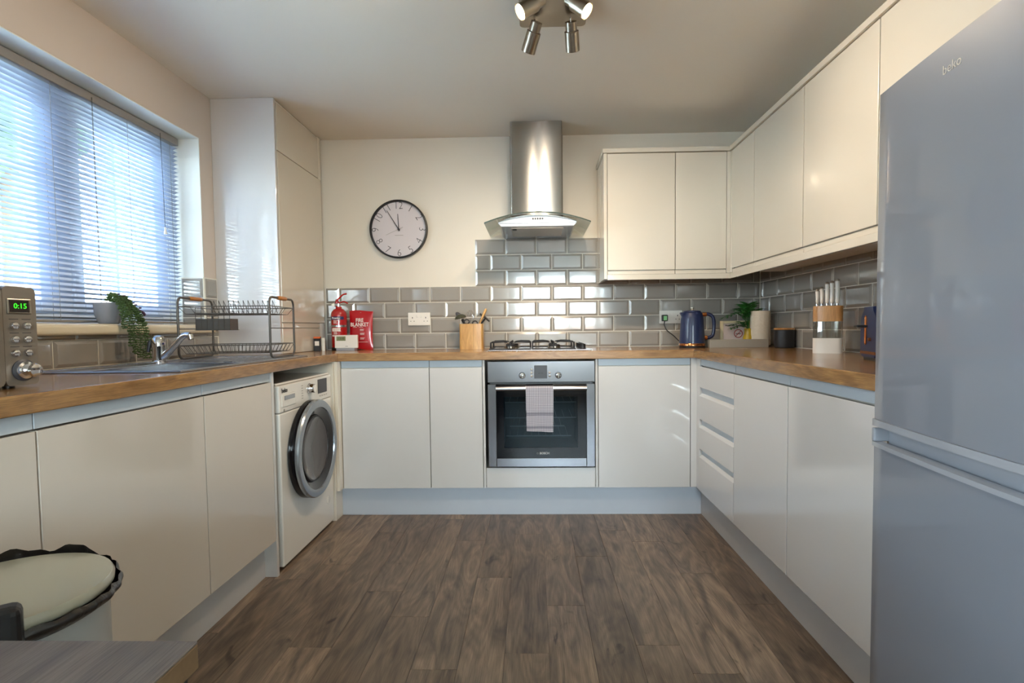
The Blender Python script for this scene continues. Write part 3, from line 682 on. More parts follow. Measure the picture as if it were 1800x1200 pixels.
for xx in (-.021, .178):
    k = M().lathe([(.0185, 0), (.0185, -.004)], (xx, .790), 24, OF, axis='y').part('knob', 'black', ov, W=True)
    M().lathe([(.0150, -.004), (.0146, -.018), (.012, -.02)], (xx, .790), 24, OF, axis='y').box(xx-.0025, xx+.0025, OF-.0225, OF-.018, .777, .804, .001, 1).part('knob_cap', 'chrome', k, W=True)
for xx, zz in ((.031, .823), (.031, .805), (.031, .787), (.130, .805), (.130, .787)):
    M().lathe([(.0066, 0), (.0066, -.0035), (.005, -.0045)], (xx, zz), 14, OF, axis='y').part('button', 'nickel', ov, W=True)
M().box(.0455, .1165, OF-.002, OF+.002, .773, .845, .001, 1).part('display', 'dgrey', ov, W=True)
text(ov, '88 88', .012, (.081, OF-.0022, .802), '-y', 'black', name='display_digits')
text(df, 'BOSCH', .0165, (.098, OF-.0003, .357), '-y', 'text_w', bold=.0002)
M().lathe([(.0052, -.0005), (.0052, 0)], (.060, .357), 18, OF, axis='y').part('emblem', 'text_g', df, W=True)
M().lathe([(.0030, -.0008), (.0030, 0)], (.060, .357), 12, OF, axis='y').part('emblem', 'black', df, W=True)

# tea towel
def tw(u, v):
    # v from front bottom (0) over the bar to the back bottom (1)
    zc, rb = .722, .0142; x = -.002+.150*u
    if v < .62: t = v/.62; z = .492+(zc-.492)*t; y = -.652-rb-.0035*math.sin(u*9)*(1-t)**.7-.003*(1-t); x = x+(.075-x)*.04*(1-t)
    elif v < .76: a = (v-.62)/.14*PI; z = zc+rb*math.sin(a); y = -.652-rb*math.cos(a)
    else: t = (v-.76)/.24; z = zc-(zc-.60)*t; y = -.652+rb
    z -= .006*u*(1-min(1, v/.62))
    return (x, y, z)
M().grid(tw, 16, 60).single('tea_towel', 'towel', (.073, -.652, .49), 'checked pale tea towel folded over the oven handle', 'towel', solid=.0010)

# ------------------------------------------------------------------ hob
hb = thing('gas_hob', 'four burner gas hob with black cast pan supports set in the worktop', 'hob', (.075, -.31, WT))
M().box(-.213, .367, -.562, -.062, WT+.0005, WT+.0075, .003, 2).part('hob_plate', 'steel_h', hb, W=True)
def burner(x, y, r):
    b = M().lathe([(r*1.25, 0), (r*1.25, .004), (r*1.0, .006), (r, .016)], (x, y), 24, WT+.0075).part('burner', 'nickel', hb, W=True)
    M().lathe([(r*.95, 0), (r*.95, .007), (r*.8, .010)], (x, y), 24, WT+.0237).part('burner_cap', 'iron', b, W=True)
for x, y, r in ((-.09, -.44, .028), (-.09, -.20, .04), (.165, -.44, .034), (.165, -.20, .028)): burner(x, y, r)
def grate(x0, x1, y0, y1):
    g = M(); z0, z1, zh = WT+.010, WT+.050, WT+.055; r = .0042
    g.tube([(x0, y0, z0), (x1, y0, z0), (x1, y1, z0), (x0, y1, z0)], r, 6, closed=True)
    xm = (x0+x1)/2
    for yc in (y0+(y1-y0)*.25, y0+(y1-y0)*.75):
        for s, xe in ((-1, x0), (1, x1)):
            g.tube([(xe, yc, z0), (xe, yc, z1-.006), (xe-s*.008, yc, z1), (xm+s*.055, yc, z1+.002), (xm+s*.02, yc, z1-.004)], r*.9, 6)
            yq = y0 if yc < (y0+y1)/2 else y1
        g.tube([(xm, yc-.055, z1-.004), (xm, yc-.06, z1), (xm, yc-.105, z1), (xm, yc-.112, z0)], r*.9, 6)
        g.tube([(xm, yc+.055, z1-.004), (xm, yc+.06, z1), (xm, yc+.105, z1), (xm, yc+.112, z0)], r*.9, 6)
        for s in (-1, 1): g.tube([(xm+s*(x1-x0)*.5, yc-.06, z0), (xm+s*(x1-x0)*.5, yc-.06, z1-.004), (xm+s*.03, yc-.02, z1)], r*.7, 6)
    g.part('pan_support', 'iron', hb, W=True)
grate(-.205, .025, -.53, -.10); grate(.038, .278, -.53, -.10)
for i in range(4):
    y = -.45+i*.09
    M().lathe([(.019, .0), (.017, .004), (.0165, .022), (.018, .026)], (.328, y), 20, WT+.0078).box(.3255, .3305, y-.017, y+.017, WT+.03, WT+.0385, .001, 1).part('control_knob', 'black', hb, W=True)

# ------------------------------------------------------------------ extractor hood
hd = thing('extractor_hood', 'stainless chimney extractor hood with curved glass canopy', 'extractor hood', (.072, -.2, 1.65))
M().prism(rrect(.314, .254, .008, 3, .0715, -.1275), 'z', 2.215, H-.0005).part('upper_flue', 'steel_f', hd, W=True)
M().prism(rrect(.320, .260, .012, 4, .0715, -.1305), 'z', 1.70, 2.214).part('lower_flue', 'steel_f', hd, W=True)
def arc(x, zc, ze, hw, xc=.0725): return zc-(zc-ze)*((x-xc)/hw)**2
n = 24; up = [(-.1505+.446*i/n, arc(-.1505+.446*i/n, 1.700, 1.660, .223)) for i in range(n+1)]
M().prism([(.280, 1.634), (-.135, 1.634), (-.1505, 1.650)]+up+[(.2955, 1.650)], 'y', -.455, -.012).part('body', 'steel_h', hd, W=True)
fp = [(-.1505+.446*i/n, arc(-.1505+.446*i/n, 1.690, 1.657, .223)) for i in range(n+1)]
M().prism([(.2955, 1.651), (-.1505, 1.651)]+fp[0:], 'y', -.461, -.4555).part('front_panel', 'steel_h', hd, W=True)
M().prism([(x, z+.0022) for x, z in fp]+[(x, z-.0002) for x, z in fp[::-1]], 'y', -.4605, -.4556).part('panel_shadow_line', 'gedge', hd, W=True)
gl = M(); hw = .302
top = [(.0725-hw+2*hw*i/40, arc(.0725-hw+2*hw*i/40, 1.7085, 1.650, hw)) for i in range(41)]
gl.prism(top+[(x, z-.006) for x, z in top[::-1]], 'y', -.495, -.268)
go = gl.part('glass_canopy', 'gcan', hd, W=True)
for s in (0, 1):
    tp = [p for p in top if (p[0] < -.09 if s == 0 else p[0] > .235)]
    g2 = M().prism(tp+[(x, z-.006) for x, z in tp[::-1]], 'y', -.268, -.012); g2.part('glass_wing', 'gcan', hd, W=True)
M().prism([(x, z+.0004) for x, z in top]+[(x, z-.0064) for x, z in top[::-1]], 'y', -.4966, -.495).part('glass_edge', 'gedge', go, W=True)
M().box(-.08, .225, -.40, -.13, 1.630, 1.6345, .001, 1).part('grease_filter', 'nickel', hd, W=True)
for i in range(5): M().lathe([(.0052, 0), (.0052, -.004), (.004, -.005)], (.048+i*.0135, 1.674), 14, -.461, axis='y').part('button', 'black', hd, W=True)
M().lathe([(.012, 0), (.012, -.006)], (-.06, -.38), 14, 1.630).part('hood_lamp', 'black', hd, W=True)

# ------------------------------------------------------------------ clock
ck = thing('wall_clock', 'round white wall clock with thin black rim', 'clock', (-.8345, 0, 1.709))
cx, cz = -.8345, 1.709
M().lathe([(.176, 0), (.190, -.002), (.190, -.034), (.186, -.037), (.181, -.037), (.179, -.034), (.179, -.012)], (cx, cz), 64, 0, axis='y', cap=False).part('rim', 'black', ck, W=True)
M().lathe([(.180, 0), (.180, -.013)], (cx, cz), 64, -.001, axis='y').part('face', 'clockface', ck, W=True)
for h in range(1, 13):
    a = math.radians(30*h); roll = -a if h <= 3 else (-(a-PI) if h <= 8 else -(a-2*PI))
    text(ck, str(h), .068, (cx+.154*math.sin(a), -.0145, cz+.154*math.cos(a)), '-y', 'text_k', name='numeral', roll=roll, sxy=(.92, 1), bold=-.0014)
def hand(ang, l, tail, w, m, y, nm):
    a = math.radians(ang); dx, dz = math.sin(a), math.cos(a); nx, nz_ = dz, -dx
    M().prism([(cx-dx*tail+nx*w, cz-dz*tail+nz_*w), (cx+dx*l+nx*w*.6, cz+dz*l+nz_*w*.6), (cx+dx*l-nx*w*.6, cz+dz*l-nz_*w*.6), (cx-dx*tail-nx*w, cz-dz*tail-nz_*w)], 'y', y, y-.0012).part(nm, m, ck, W=True)
hand(-3, .100, .012, .003, 'text_k', -.018, 'hour_hand'); hand(-32, .145, .012, .0028, 'text_k', -.021, 'minute_hand'); hand(246, .092, .032, .0009, 'text_g', -.024, 'second_hand')
M().lathe([(.006, 0), (.006, -.012)], (cx, cz), 16, -.014, axis='y').part('hub', 'text_k', ck, W=True)
M().box(cx-.028, cx+.028, -.0142, -.0138, cz-.0395, cz-.037).part('dial_print', 'text_g', ck, W=True)

# ------------------------------------------------------------------ ceiling spotlight
sp = thing('ceiling_spotlight', 'satin nickel ceiling spotlight bar with four adjustable heads', 'light', (.133, -1.45, H))
M().prism(rrect(.265, .30, .02, 5, .133, -1.465), 'z', H-.028, H-.0005).part('ceiling_plate', 'nickel', sp, W=True)
def head(p0, p1, arm, lit, energy):
    p0, p1, arm = Vector(p0), Vector(p1), Vector(arm); d = (p1-p0).normalized(); L = (p1-p0).length
    M().tube([arm, arm+Vector((0, 0, -.016)), p0+d*.012], .0035, 8).part('swivel_arm', 'chrome', sp, W=True)
    c = M(); c.cyl(p0, p0+d*L*.30, .0225, seg=28); c.cyl(p0+d*L*.30, p0+d*L*.32, .0225, .0285, seg=28); c.cyl(p0+d*L*.32, p1, .0285, seg=32, caps=False); c.cyl(p1-d*.004, p1-d*.0035, .0285, seg=28)
    h = c.part('lamp_head', 'nickel', sp, W=True)
    M().cyl(p1-d*.0034, p1-d*.001, .0265, .025, seg=24).part('lamp_lens', 'bulb' if lit else 'bulbd', h, W=True)
    ld = bpy.data.lights.new('spot_beam', 'SPOT'); ld.energy = energy; ld.color = (1.0, .80, .58); ld.spot_size = math.radians(120); ld.spot_blend = 1.0; ld.shadow_soft_size = .026
    lo = bpy.data.objects.new('spot_beam', ld); COL.objects.link(lo); lo.location = p1+d*.004; lo.rotation_euler = d.to_track_quat('-Z', 'Y').to_euler(); lo['kind'] = 'helper'
SPOT = 18
head((.069, -1.395, 2.250), (.033, -1.330, 2.168), (.06, -1.40, H-.028), False, SPOT)
head((.202, -1.395, 2.248), (.214, -1.330, 2.168), (.20, -1.40, H-.028), False, SPOT)
head((.088, -1.52, 2.262), (.006, -1.545, 2.203), (.085, -1.51, H-.028), True, SPOT)
head((.184, -1.52, 2.262), (.250, -1.545, 2.200), (.187, -1.51, H-.028), True, SPOT)

# ------------------------------------------------------------------ washing machine
wm = thing('washing_machine', 'white front loading washing machine with silver ringed porthole door', 'washing machine', (-1.36, -.9775, 0))
WX, Y0, Y1, CY, CZ = -1.06, -1.275, -.68, -.985, .478
M().box(-1.62, WX, Y0, Y1, .014, .690, .006, 3).part('body', 'appl', wm, W=True)
M().box(-1.62, WX+.001, Y0, Y1, .692, .812, .006, 3).part('control_panel', 'appl', wm, W=True)
M().box(-1.62, WX-.012, Y0, Y1, .8125, .822, .004).part('top_panel', 'appl', wm, W=True)
for yy in (Y0+.05, Y1-.05): M().cyl((WX-.06, yy, 0), (WX-.06, yy, .014), .02, seg=12).part('foot', 'black', wm, W=True)
dd = M().box(WX, WX+.004, Y0+.02, Y0+.155, .715, .772, .003).part('detergent_drawer', 'appl', wm, W=True)
M().box(WX+.0035, WX+.0055, -1.232, -1.13, .745, .764, .001, 1).part('drawer_grip', 'steel_h', dd, W=True)
k = M().lathe([(.026, 0), (.026, .004), (.022, .006), (.0215, .026), (.019, .029)], (-.965, .768), 28, WX+.001, axis='x').part('programme_dial', 'chrome', wm, W=True)
M().lathe([(.018, .0292), (.018, .0305)], (-.965, .768), 24, WX+.001, axis='x').part('dial_cap', 'white_pl', k, W=True)
M().box(WX+.0005, WX+.0035, -.860, -.745, .728, .800, .001, 1).part('display', 'dgrey', wm, W=True)
text(wm, 'beko', .028, (WX+.0022, -1.225, .788), '+x', 'text_k', bold=.0003)
for i in range(6): M().box(WX+.001, WX+.0018, -1.05, -1.035, .728+i*.012, .731+i*.012).part('programme_print', 'text_g', wm, W=True)
for i in range(4): M().box(WX+.001, WX+.0018, -.84+i*.028, -.826+i*.028, .712, .716).part('button_print', 'text_g', wm, W=True)
M().lathe([(.007, 0), (.007, .0008)], (-1.232, .700), 14, WX+.0008, axis='x').part('badge', 'text_g', wm, W=True)
dd = M(); dd.lathe([(.228, 0), (.236, .006), (.236, .034), (.232, .042)], (CY, CZ), 64, WX, axis='x', cap=False)
door = dd.part('porthole_door', 'glassk', wm, W=True, label='black rimmed round door')
M().lathe([(.2365, .036), (.2370, .046), (.232, .053), (.215, .056), (.199, .053), (.197, .046)], (CY, CZ), 72, WX, axis='x', cap=False).part('door_ring', 'wring', door, W=True)
M().lathe([(.198, .047), (.185, .042), (.158, .028)], (CY, CZ), 64, WX, axis='x', cap=False).part('glass_rim', 'rimk', door, W=True)
M().lathe([(.158, .028), (.150, .034), (.134, .024), (.08, .014), (.0005, .010)], (CY, CZ), 56, WX, axis='x', cap=False).part('glass_bowl', 'bowlg', door, W=True)
M().lathe([(.160, .029), (.158, .036), (.152, .036), (.150, .030)], (CY, CZ), 56, WX, axis='x', cap=False).part('glass_lip', 'black', door, W=True)
M().lathe([(.022, 0), (.022, .002), (.019, .003)], (-.76, .150), 24, WX, axis='x').part('filter_cover', 'appl', wm, W=True)

# ------------------------------------------------------------------ sink and tap
sk = thing('inset_sink', 'stainless steel inset sink with drainer', 'sink', ((SX0+SX1)/2, (SY0+SY1)/2, WT))
s = M(); zr0, zr1 = WT+.0003, WT+.004
s.box(SX0, BXa, SY0, SY1, zr0, zr1, .0012, 1); s.box(BXb, SX1, SY0, SY1, zr0, zr1, .0012, 1); s.box(BXa, BXb, SY0, BYa, zr0, zr1, .0012, 1); s.box(BXa, BXb, BYb, SY1, zr0, zr1, .0012, 1)
s.part('sink_deck', 'steel_h', sk, W=True)
lip = M().tube([(SX0+.004, SY0+.004, zr1), (SX1-.004, SY0+.004, zr1), (SX1-.004, SY1-.004, zr1), (SX0+.004, SY1-.004, zr1)], .0025, 6, closed=True)
lip.part('rolled_rim', 'steel_h', sk, W=True)
bd = .15; b = M(); zb = WT-bd
b.box(BXa+.0003, BXa+.0015, BYa+.001, BYb-.001, zb, zr0); b.box(BXb-.0015, BXb-.0003, BYa+.001, BYb-.001, zb, zr0); b.box(BXa+.001, BXb-.001, BYa+.0003, BYa+.0015, zb, zr0); b.box(BXa+.001, BXb-.001, BYb-.0015, BYb-.0003, zb, zr0); b.box(BXa+.001, BXb-.001, BYa+.001, BYb-.001, zb-.001, zb)
bo = b.part('bowl', 'steel_h', sk, W=True)
M().lathe([(.04, 0), (.04, .002), (.03, .003)], ((BXa+BXb)/2, (BYa+BYb)/2), 24, zb).part('drain', 'chrome', bo, W=True)
for i in range(7):
    xx = SX0+.16+i*.042; M().tube([(xx, -1.38, zr1), (xx, -.98, zr1)], .0022, 6).part('drainer_rib', 'steel_h', sk, W=True)
M().lathe([(.016, 0), (.016, .003), (.010, .004)], (-1.20, -1.41), 20, zr1).part('overflow_cap', 'dgrey', sk, W=True)
tp = thing('mixer_tap', 'chrome mixer tap with long raised spout behind the sink', 'tap', (-1.495, -1.395, zr1))
M().lathe([(.027, .0), (.027, .006), (.0235, .010), (.0235, .060), (.0245, .066), (.0245, .098), (.018, .108), (.006, .112)], (0, 0), 28).part('body', 'chrome', tp)
M().tube(smooth_path([(.012, 0, .020), (.06, -.01, .055), (.105, -.015, .100), (.125, -.017, .112), (.145, -.019, .112)], 6), [.014]*6+[.0125]*6+[.012]*6+[.0115]*7, 14).part('spout', 'chrome', tp)
M().cyl((.145, -.019, .113), (.150, -.0195, .095), .0115, .0105, 16).part('aerator', 'chrome', tp)
M().tube([(-.012, 0, .098), (-.030, -.008, .082), (-.034, -.014, .045)], [.010, .009, .006], 10).part('lever', 'dgrey', tp)
M().cyl((.0236, -.006, .078), (.026, -.0065, .078), .004, seg=10).part('temperature_dot', 'blue_l', tp)

# ------------------------------------------------------------------ dish rack
dk = thing('dish_rack', 'two tier grey wire dish rack with wooden grips on the drainer', 'dish rack', (-1.312, -1.11, zr1+.0025), math.radians(5.5))
LX, DY, HZ = .192, .150, .272
def rr_path(x, dy, z0, z1, r=.03):
    P = []
    for (cy_, cz_, a0) in ((dy-r, z1-r, 0), (-dy+r, z1-r, 90), (-dy+r, z0+r, 180), (dy-r, z0+r, 270)):
        for k in range(6): a = math.radians(a0+18*k); P.append((x, cy_+r*math.cos(a), cz_+r*math.sin(a)))
    return P
for s in (-1, 1):
    fr = M().tube(rr_path(s*LX, DY, .005, HZ), .005, 10, closed=True); fr.tube([(s*LX, -DY, .135), (s*LX, DY, .135)], .0022, 6)
    fo = fr.part('end_frame', 'wire', dk)
    M().lathe([(.006, -.052), (.0088, -.047), (.0095, -.02), (.0095, .02), (.0088, .047), (.006, .052)], (s*LX, HZ), 16, 0, axis='y').part('wooden_grip', 'grip', fo)
def basket(x0, x1, y0, y1, zt_, zb_, ins, nx, ny, r=.0022, rb=.0013):
    b = M(); b.tube([(x0, y0, zt_), (x1, y0, zt_), (x1, y1, zt_), (x0, y1, zt_)], r, 6, closed=True)
    X0, X1, Y0_, Y1_ = x0+ins, x1-ins, y0+ins, y1-ins
    b.tube([(X0, Y0_, zb_), (X1, Y0_, zb_), (X1, Y1_, zb_), (X0, Y1_, zb_)], rb, 6, closed=True)
    for i in range(nx+1):
        t = i/nx; xa = x0+(x1-x0)*t; xb = X0+(X1-X0)*t; b.tube([(xa, y0, zt_), (xb, Y0_, zb_), (xb, Y1_, zb_), (xa, y1, zt_)], rb, 5)
    for i in range(1, ny):
        t = i/ny; ya = y0+(y1-y0)*t; yb = Y0_+(Y1_-Y0_)*t; b.tube([(x0, ya, zt_), (X0, yb, zb_), (X1, yb, zb_), (x1, ya, zt_)], rb, 5)
    return b
basket(-LX, LX, -DY+.004, DY-.004, .232, .200, .02, 8, 3).part('upper_basket', 'wire', dk)
zz = M()
for yy in (-.02,):
    P = []
    for i in range(27): P.append((-.10+.29*i/26*.96, yy-.03*(i % 2), .203 if i % 2 == 0 else .262))
    for a, b in zip(P, P[1:]): zz.tube([a, b], .0013, 5)
zz.part('plate_dividers', 'wire', dk)
basket(-LX, LX, -DY+.004, DY-.004, .062, .026, .018, 22, 6).part('lower_basket', 'wire', dk)
q_ = -.085; chd = M().box(-.165, -.02, .030+q_, .032+q_, .128, .180).box(-.165, -.02, .108+q_, .110+q_, .128, .180).box(-.167, -.165, .030+q_, .110+q_, .128, .180).box(-.02, -.018, .030+q_, .110+q_, .128, .180).box(-.165, -.02, .032+q_, .108+q_, .128, .130)
cho = chd.part('cutlery_holder', 'wire', dk)
cw = M()
for i in range(7): cw.tube([(-.166+.148*i/6, .028+q_, .130), (-.166+.148*i/6, .028+q_, .232)], .0013, 5)
for z in (.130, .205): cw.tube([(-.17, .027+q_, z), (-.014, .027+q_, z), (-.014, .112+q_, z), (-.17, .112+q_, z)], .0013, 5, closed=True)
cw.part('holder_wire', 'wire', cho)

# ------------------------------------------------------------------ trailing plant on the sill
pt = thing('trailing_plant', 'trailing artificial succulent in a grey concrete pot on the window sill', 'plant', (-1.715, -1.372, WZ0+.0122))
M().lathe([(.030, 0), (.036, .003), (.049, .040), (.052, .088), (.047, .088), (.044, .074), (.0005, .074)], (0, 0), 32).part('pot', 'concrete', pt)
rnd = random.Random(3)
def strand(path, leaf=.0118, dens=.0068):
    pth = smooth_path([(x, y-.95*x, z) for x, y, z in path], 8); m = M().tube(pth, .0013, 5)
    acc = 0
    for a, b in zip(pth, pth[1:]):
        acc += (b-a).length; tg = (b-a).normalized()
        while acc > dens:
            acc -= dens
            a0 = rnd.uniform(0, 2*PI)
            for q in range(3):
                an = a0+2*PI*q/3+rnd.uniform(-.4, .4); d = (Vector((math.cos(an), math.sin(an), rnd.uniform(-.1, .6)))).normalized(); l_ = leaf*rnd.uniform(.75, 1.15)
                m.ball(b+d*l_*.55, l_*.5, (1.1, .8, .55), 6, 4, d.to_track_quat('X', 'Z').to_matrix())
    return m
paths = [
 [(.01, .02, .088), (.05, .04, .108), (.088, .06, .06), (.104, .075, .0), (.106, .078, -.09)],
 [(.01, .03, .088), (.055, .06, .10), (.094, .09, .03), (.108, .10, -.05), (.109, .100, -.125)],
 [(.01, .03, .090), (.055, .08, .09), (.098, .12, .02), (.110, .128, -.06), (.111, .126, -.140)],
 [(.01, .04, .090), (.05, .10, .075), (.100, .145, .01), (.112, .156, -.07), (.113, .156, -.145)],
 [(.0, .04, .09), (.03, .08, .085), (.100, .13, .045), (.112, .165, -.03), (.116, .185, -.146)],
 [(.02, .01, .088), (.055, .02, .10), (.082, .045, .045), (.098, .05, -.02)],
 [(.0, .02, .088), (.02, .05, .118), (.05, .075, .09), (.075, .09, .045)],
 [(.01, .0, .088), (.035, .01, .118), (.065, .04, .09), (.085, .06, .03)],
 [(.0, .03, .09), (.035, .07, .112), (.075, .11, .07), (.095, .13, .02)],
 [(.0, -.01, .088), (.01, .01, .122), (.035, .03, .118), (.06, .05, .08)],
]
for i, pp in enumerate(paths): strand(pp).part('strand', 'succ', pt)
tips = M()
for i in range(30):
    t = rnd.random(); p = Vector((.02+.08*t, .03+.04*t, .128-.085*t+rnd.uniform(-.01, .012)))
    tips.ball(p, .006, (1.2, .8, .6), 6, 4)
tips.part('purple_leaves', 'succd', pt)

# ------------------------------------------------------------------ microwave
mw = thing('microwave', 'taupe retro microwave with round buttons and dial', 'microwave', (-1.178, -2.268, WT), -math.radians(7))
# local: front plane x=0 facing +x, far end y=0, near end y=-.44
def rbox_x(y0, y1, z0, z1, x0, x1, r, m): 
    return m.prism(rrect(y1-y0, z1-z0, r, 6, (y0+y1)/2, (z0+z1)/2), 'x', x0, x1)
rbox_x(-.44, 0, .006, .240, -.34, -.012, .022, M()).part('casing', 'micro', mw)
rbox_x(-.0745, 0.0, .006, .240, -.012, .002, .012, M()).part('control_panel', 'micro', mw)
dm = rbox_x(-.44, -.0765, .006, .240, -.012, .004, .015, M()).part('door', 'micro', mw)
rbox_x(-.40, -.15, .05, .205, .004, .006, .01, M()).part('door_window', 'glassk', dm)
M().tube([(.004, -.13, .05), (.03, -.13, .06), (.03, -.13, .19), (.004, -.13, .20)], .006, 10).part('handle', 'chrome', dm)
for yy, zz_ in ((-.052, .148), (-.024, .148), (-.052, .1155), (-.024, .1155), (-.052, .083), (-.024, .083)):
    M().lathe([(.0095, 0), (.0095, .003), (.0075, .0065), (.004, .0075)], (yy, zz_), 18, .002, axis='x').part('button', 'chrome', mw)
    M().box(.002, .0025, yy-.010, yy+.010, zz_+.0145, zz_+.0160).part('button_caption', 'text_k', mw)
db = M().box(.002, .0045, -.066, -.012, .176, .212, .002).part('display_bezel', 'nickel', mw)
M().box(.0045, .005, -.062, -.018, .180, .208).part('display', 'ledbk', db)
text(db, '0:15', .0175, (.0054, -.038, .194), '+x', 'led', W=False, name='display_digits')
kn = M().lathe([(.026, 0), (.026, .003), (.022, .006)], (-.036, .042), 28, .002, axis='x').part('dial_ring', 'dgrey', mw)
M().lathe([(.021, .004), (.0205, .010), (.014, .012), (.013, .024), (.016, .032), (.014, .038), (.006, .040)], (-.036, .042), 28, .002, axis='x').part('dial_knob', 'chrome', kn)
for xx, yy in ((-.03, -.03), (-.03, -.40), (-.3, -.03), (-.3, -.40)): M().cyl((xx-.02, yy, 0), (xx-.02, yy, .0075), .012, seg=12).part('foot', 'black', mw)

# ------------------------------------------------------------------ fire extinguisher, blanket, programmer, packet
fx = thing('fire_extinguisher', 'red powder fire extinguisher in the corner of the worktop', 'fire extinguisher', (-1.208, -.125, WT))
M().lathe([(.046, 0), (.050, .003), (.050, .018), (.047, .020)], (0, 0), 32).part('base_cup', 'black', fx)
M().lathe([(.0475, .012), (.049, .016), (.049, .225), (.046, .245), (.034, .262), (.020, .268), (.018, .280)], (0, 0), 40).part('cylinder', 'red', fx)
def band(z0, z1, r, m, nm, a0=-160, a1=-20):
    g = M().grid(lambda u, v: (r*math.cos(math.radians(a0+(a1-a0)*u)), r*math.sin(math.radians(a0+(a1-a0)*u)), z0+(z1-z0)*v), 20, 1); return g.part(nm, m, fx)
band(.196, .216, .0496, 'blue_l', 'label_band', -150, -35)
band(.148, .162, .0503, 'steel_h', 'strap', -179, 0)
text(fx, 'Powder', .0185, (0, -.0503, .206), '-y', 'text_w', W=False, bold=.0003, sxy=(.92, 1))
for z, w_ in ((.190, .035), (.184, .022), (.178, .020), (.172, .026), (.116, .020), (.110, .024), (.104, .022)): M().box(-.018, -.018+w_, -.0506, -.0496, z, z+.0022).part('small_print', 'text_w', fx)
for z0, z1 in ((.122, .142), (.090, .098)):
    M().box(-.026, .028, -.0508, -.0492, z0, z0+.003).box(-.026, .028, -.0508, -.0492, z1-.003, z1).part('small_print', 'text_w', fx)
for i in range(9): M().box(-.026+i*.006, -.0225+i*.006, -.0508, -.0496, .125, .139).part('small_print', 'text_w', fx)
vb = M().cyl((0, 0, .278), (0, 0, .300), .012, seg=16).cyl((0, 0, .290), (-.022, -.010, .290), .010, seg=14).part('valve', 'chrome', fx)
M().tube(smooth_path([(-.012, 0, .308), (.01, 0, .306), (.035, -.004, .312), (.062, -.006, .300)], 5), .0048, 8).part('lower_lever', 'red', fx)
M().tube(smooth_path([(-.014, 0, .318), (.005, 0, .334), (.030, -.004, .356), (.055, -.006, .362)], 5), .0052, 8).part('upper_lever', 'red', fx)
M().cyl((-.012, 0, .300), (-.008, 0, .325), .011, .009, 14).part('valve_block', 'red', fx)
M().lathe([(.010, 0), (.010, -.012)], (-.028, .292), 14, -.008, axis='y').part('pressure_gauge', 'nickel', fx)

fb = thing('fire_blanket', 'red foil pouch holding a fire blanket beside the extinguisher', 'fire blanket', (-1.078, -.085, WT))
def pouch(u, v, s):
    w = .078*(1-.05*math.sin(PI*v)); x = -w+2*w*u; z = .002+.252*v
    t = .014*math.sin(PI*min(1, max(0, u)))**.5*math.sin(PI*min(1, v*1.02))**.6
    return (x, s*t-.0+(.02*v-.01)+.0, z+(.004*math.sin(u*5) if v in (0, 1) else 0))
pm = M(); pm.grid(lambda u, v: pouch(u, v, -1), 20, 26); pm.grid(lambda u, v: pouch(u, v, 1), 20, 26); bmesh.ops.remove_doubles(pm.bm, verts=pm.bm.verts, dist=.0008)
pm.part('pouch', 'redfoil', fb)
text(fb, 'FIRE', .034, (-.003, -.0205, .191), '-y', 'text_w', W=False, bold=.0006, sxy=(.82, 1))
text(fb, 'BLANKET', .034, (-.003, -.022, .163), '-y', 'text_w', W=False, bold=.0006, sxy=(.82, 1))
for x0, x1, z in ((-.045, -.020, .146), (-.008, .020, .146), (.0, .026, .133), (.0, .022, .128), (.0, .024, .123), (.0, .030, .108), (.0, .026, .103), (.0, .027, .098), (.0, .030, .078), (.0, .026, .073), (.0, .024, .068), (-.01, .048, .050)):
    M().box(x0, x1, -.0262, -.0235, z, z+.0020).part('small_print', 'text_w', fb)
M().lathe([(.006, 0), (.006, -.001)], (-.003, .238), 14, .0065, axis='y').part('hanging_hole', 'nickel', fb)

pg = thing('heating_programmer', 'white digital heating programmer leaning before the extinguisher', 'thermostat', (-1.134, -.205, WT))
rt10 = Matrix.Rotation(math.radians(-10), 3, 'X')
M().box(-.072, .072, -.012, .010, .016, .098, .003, 2).part('housing', 'white_pl', pg)
M().box(-.060, -.002, -.0135, -.0115, .062, .090, .001, 1).part('display', 'lcd', pg)
text(pg, '13:10', .017, (-.030, -.0137, .076), '-y', 'text_k', W=False, name='display_digits')
M().box(-.058, .058, -.028, .028, 0, .016, .002).part('stand', 'fridge_l', pg)
M().box(-.004, .012, -.0128, -.0118, .026, .029).part('badge_print', 'text_g', pg)
sb = thing('snack_packet', 'small black and orange packet at the foot of the tall cupboard', 'packet', (-1.304, -.245, WT))
M().box(-.021, .021, -.008, .008, 0, .088, .001, 1).part('carton', 'black', sb)
M().box(-.021, .021, -.0085, .0085, .078, .090, .001, 1).part('orange_top', 'orange', sb)
M().box(-.013, .014, -.0088, -.0078, .034, .062).part('printed_label', 'text_w', sb)
M().box(-1.281, -1.262, -.235, -.228, WT, WT+.082, .001, 1).single('small_card', 'white_pl', (-1.271, -.231, WT), 'small plain white card beside the black and orange packet', 'card')

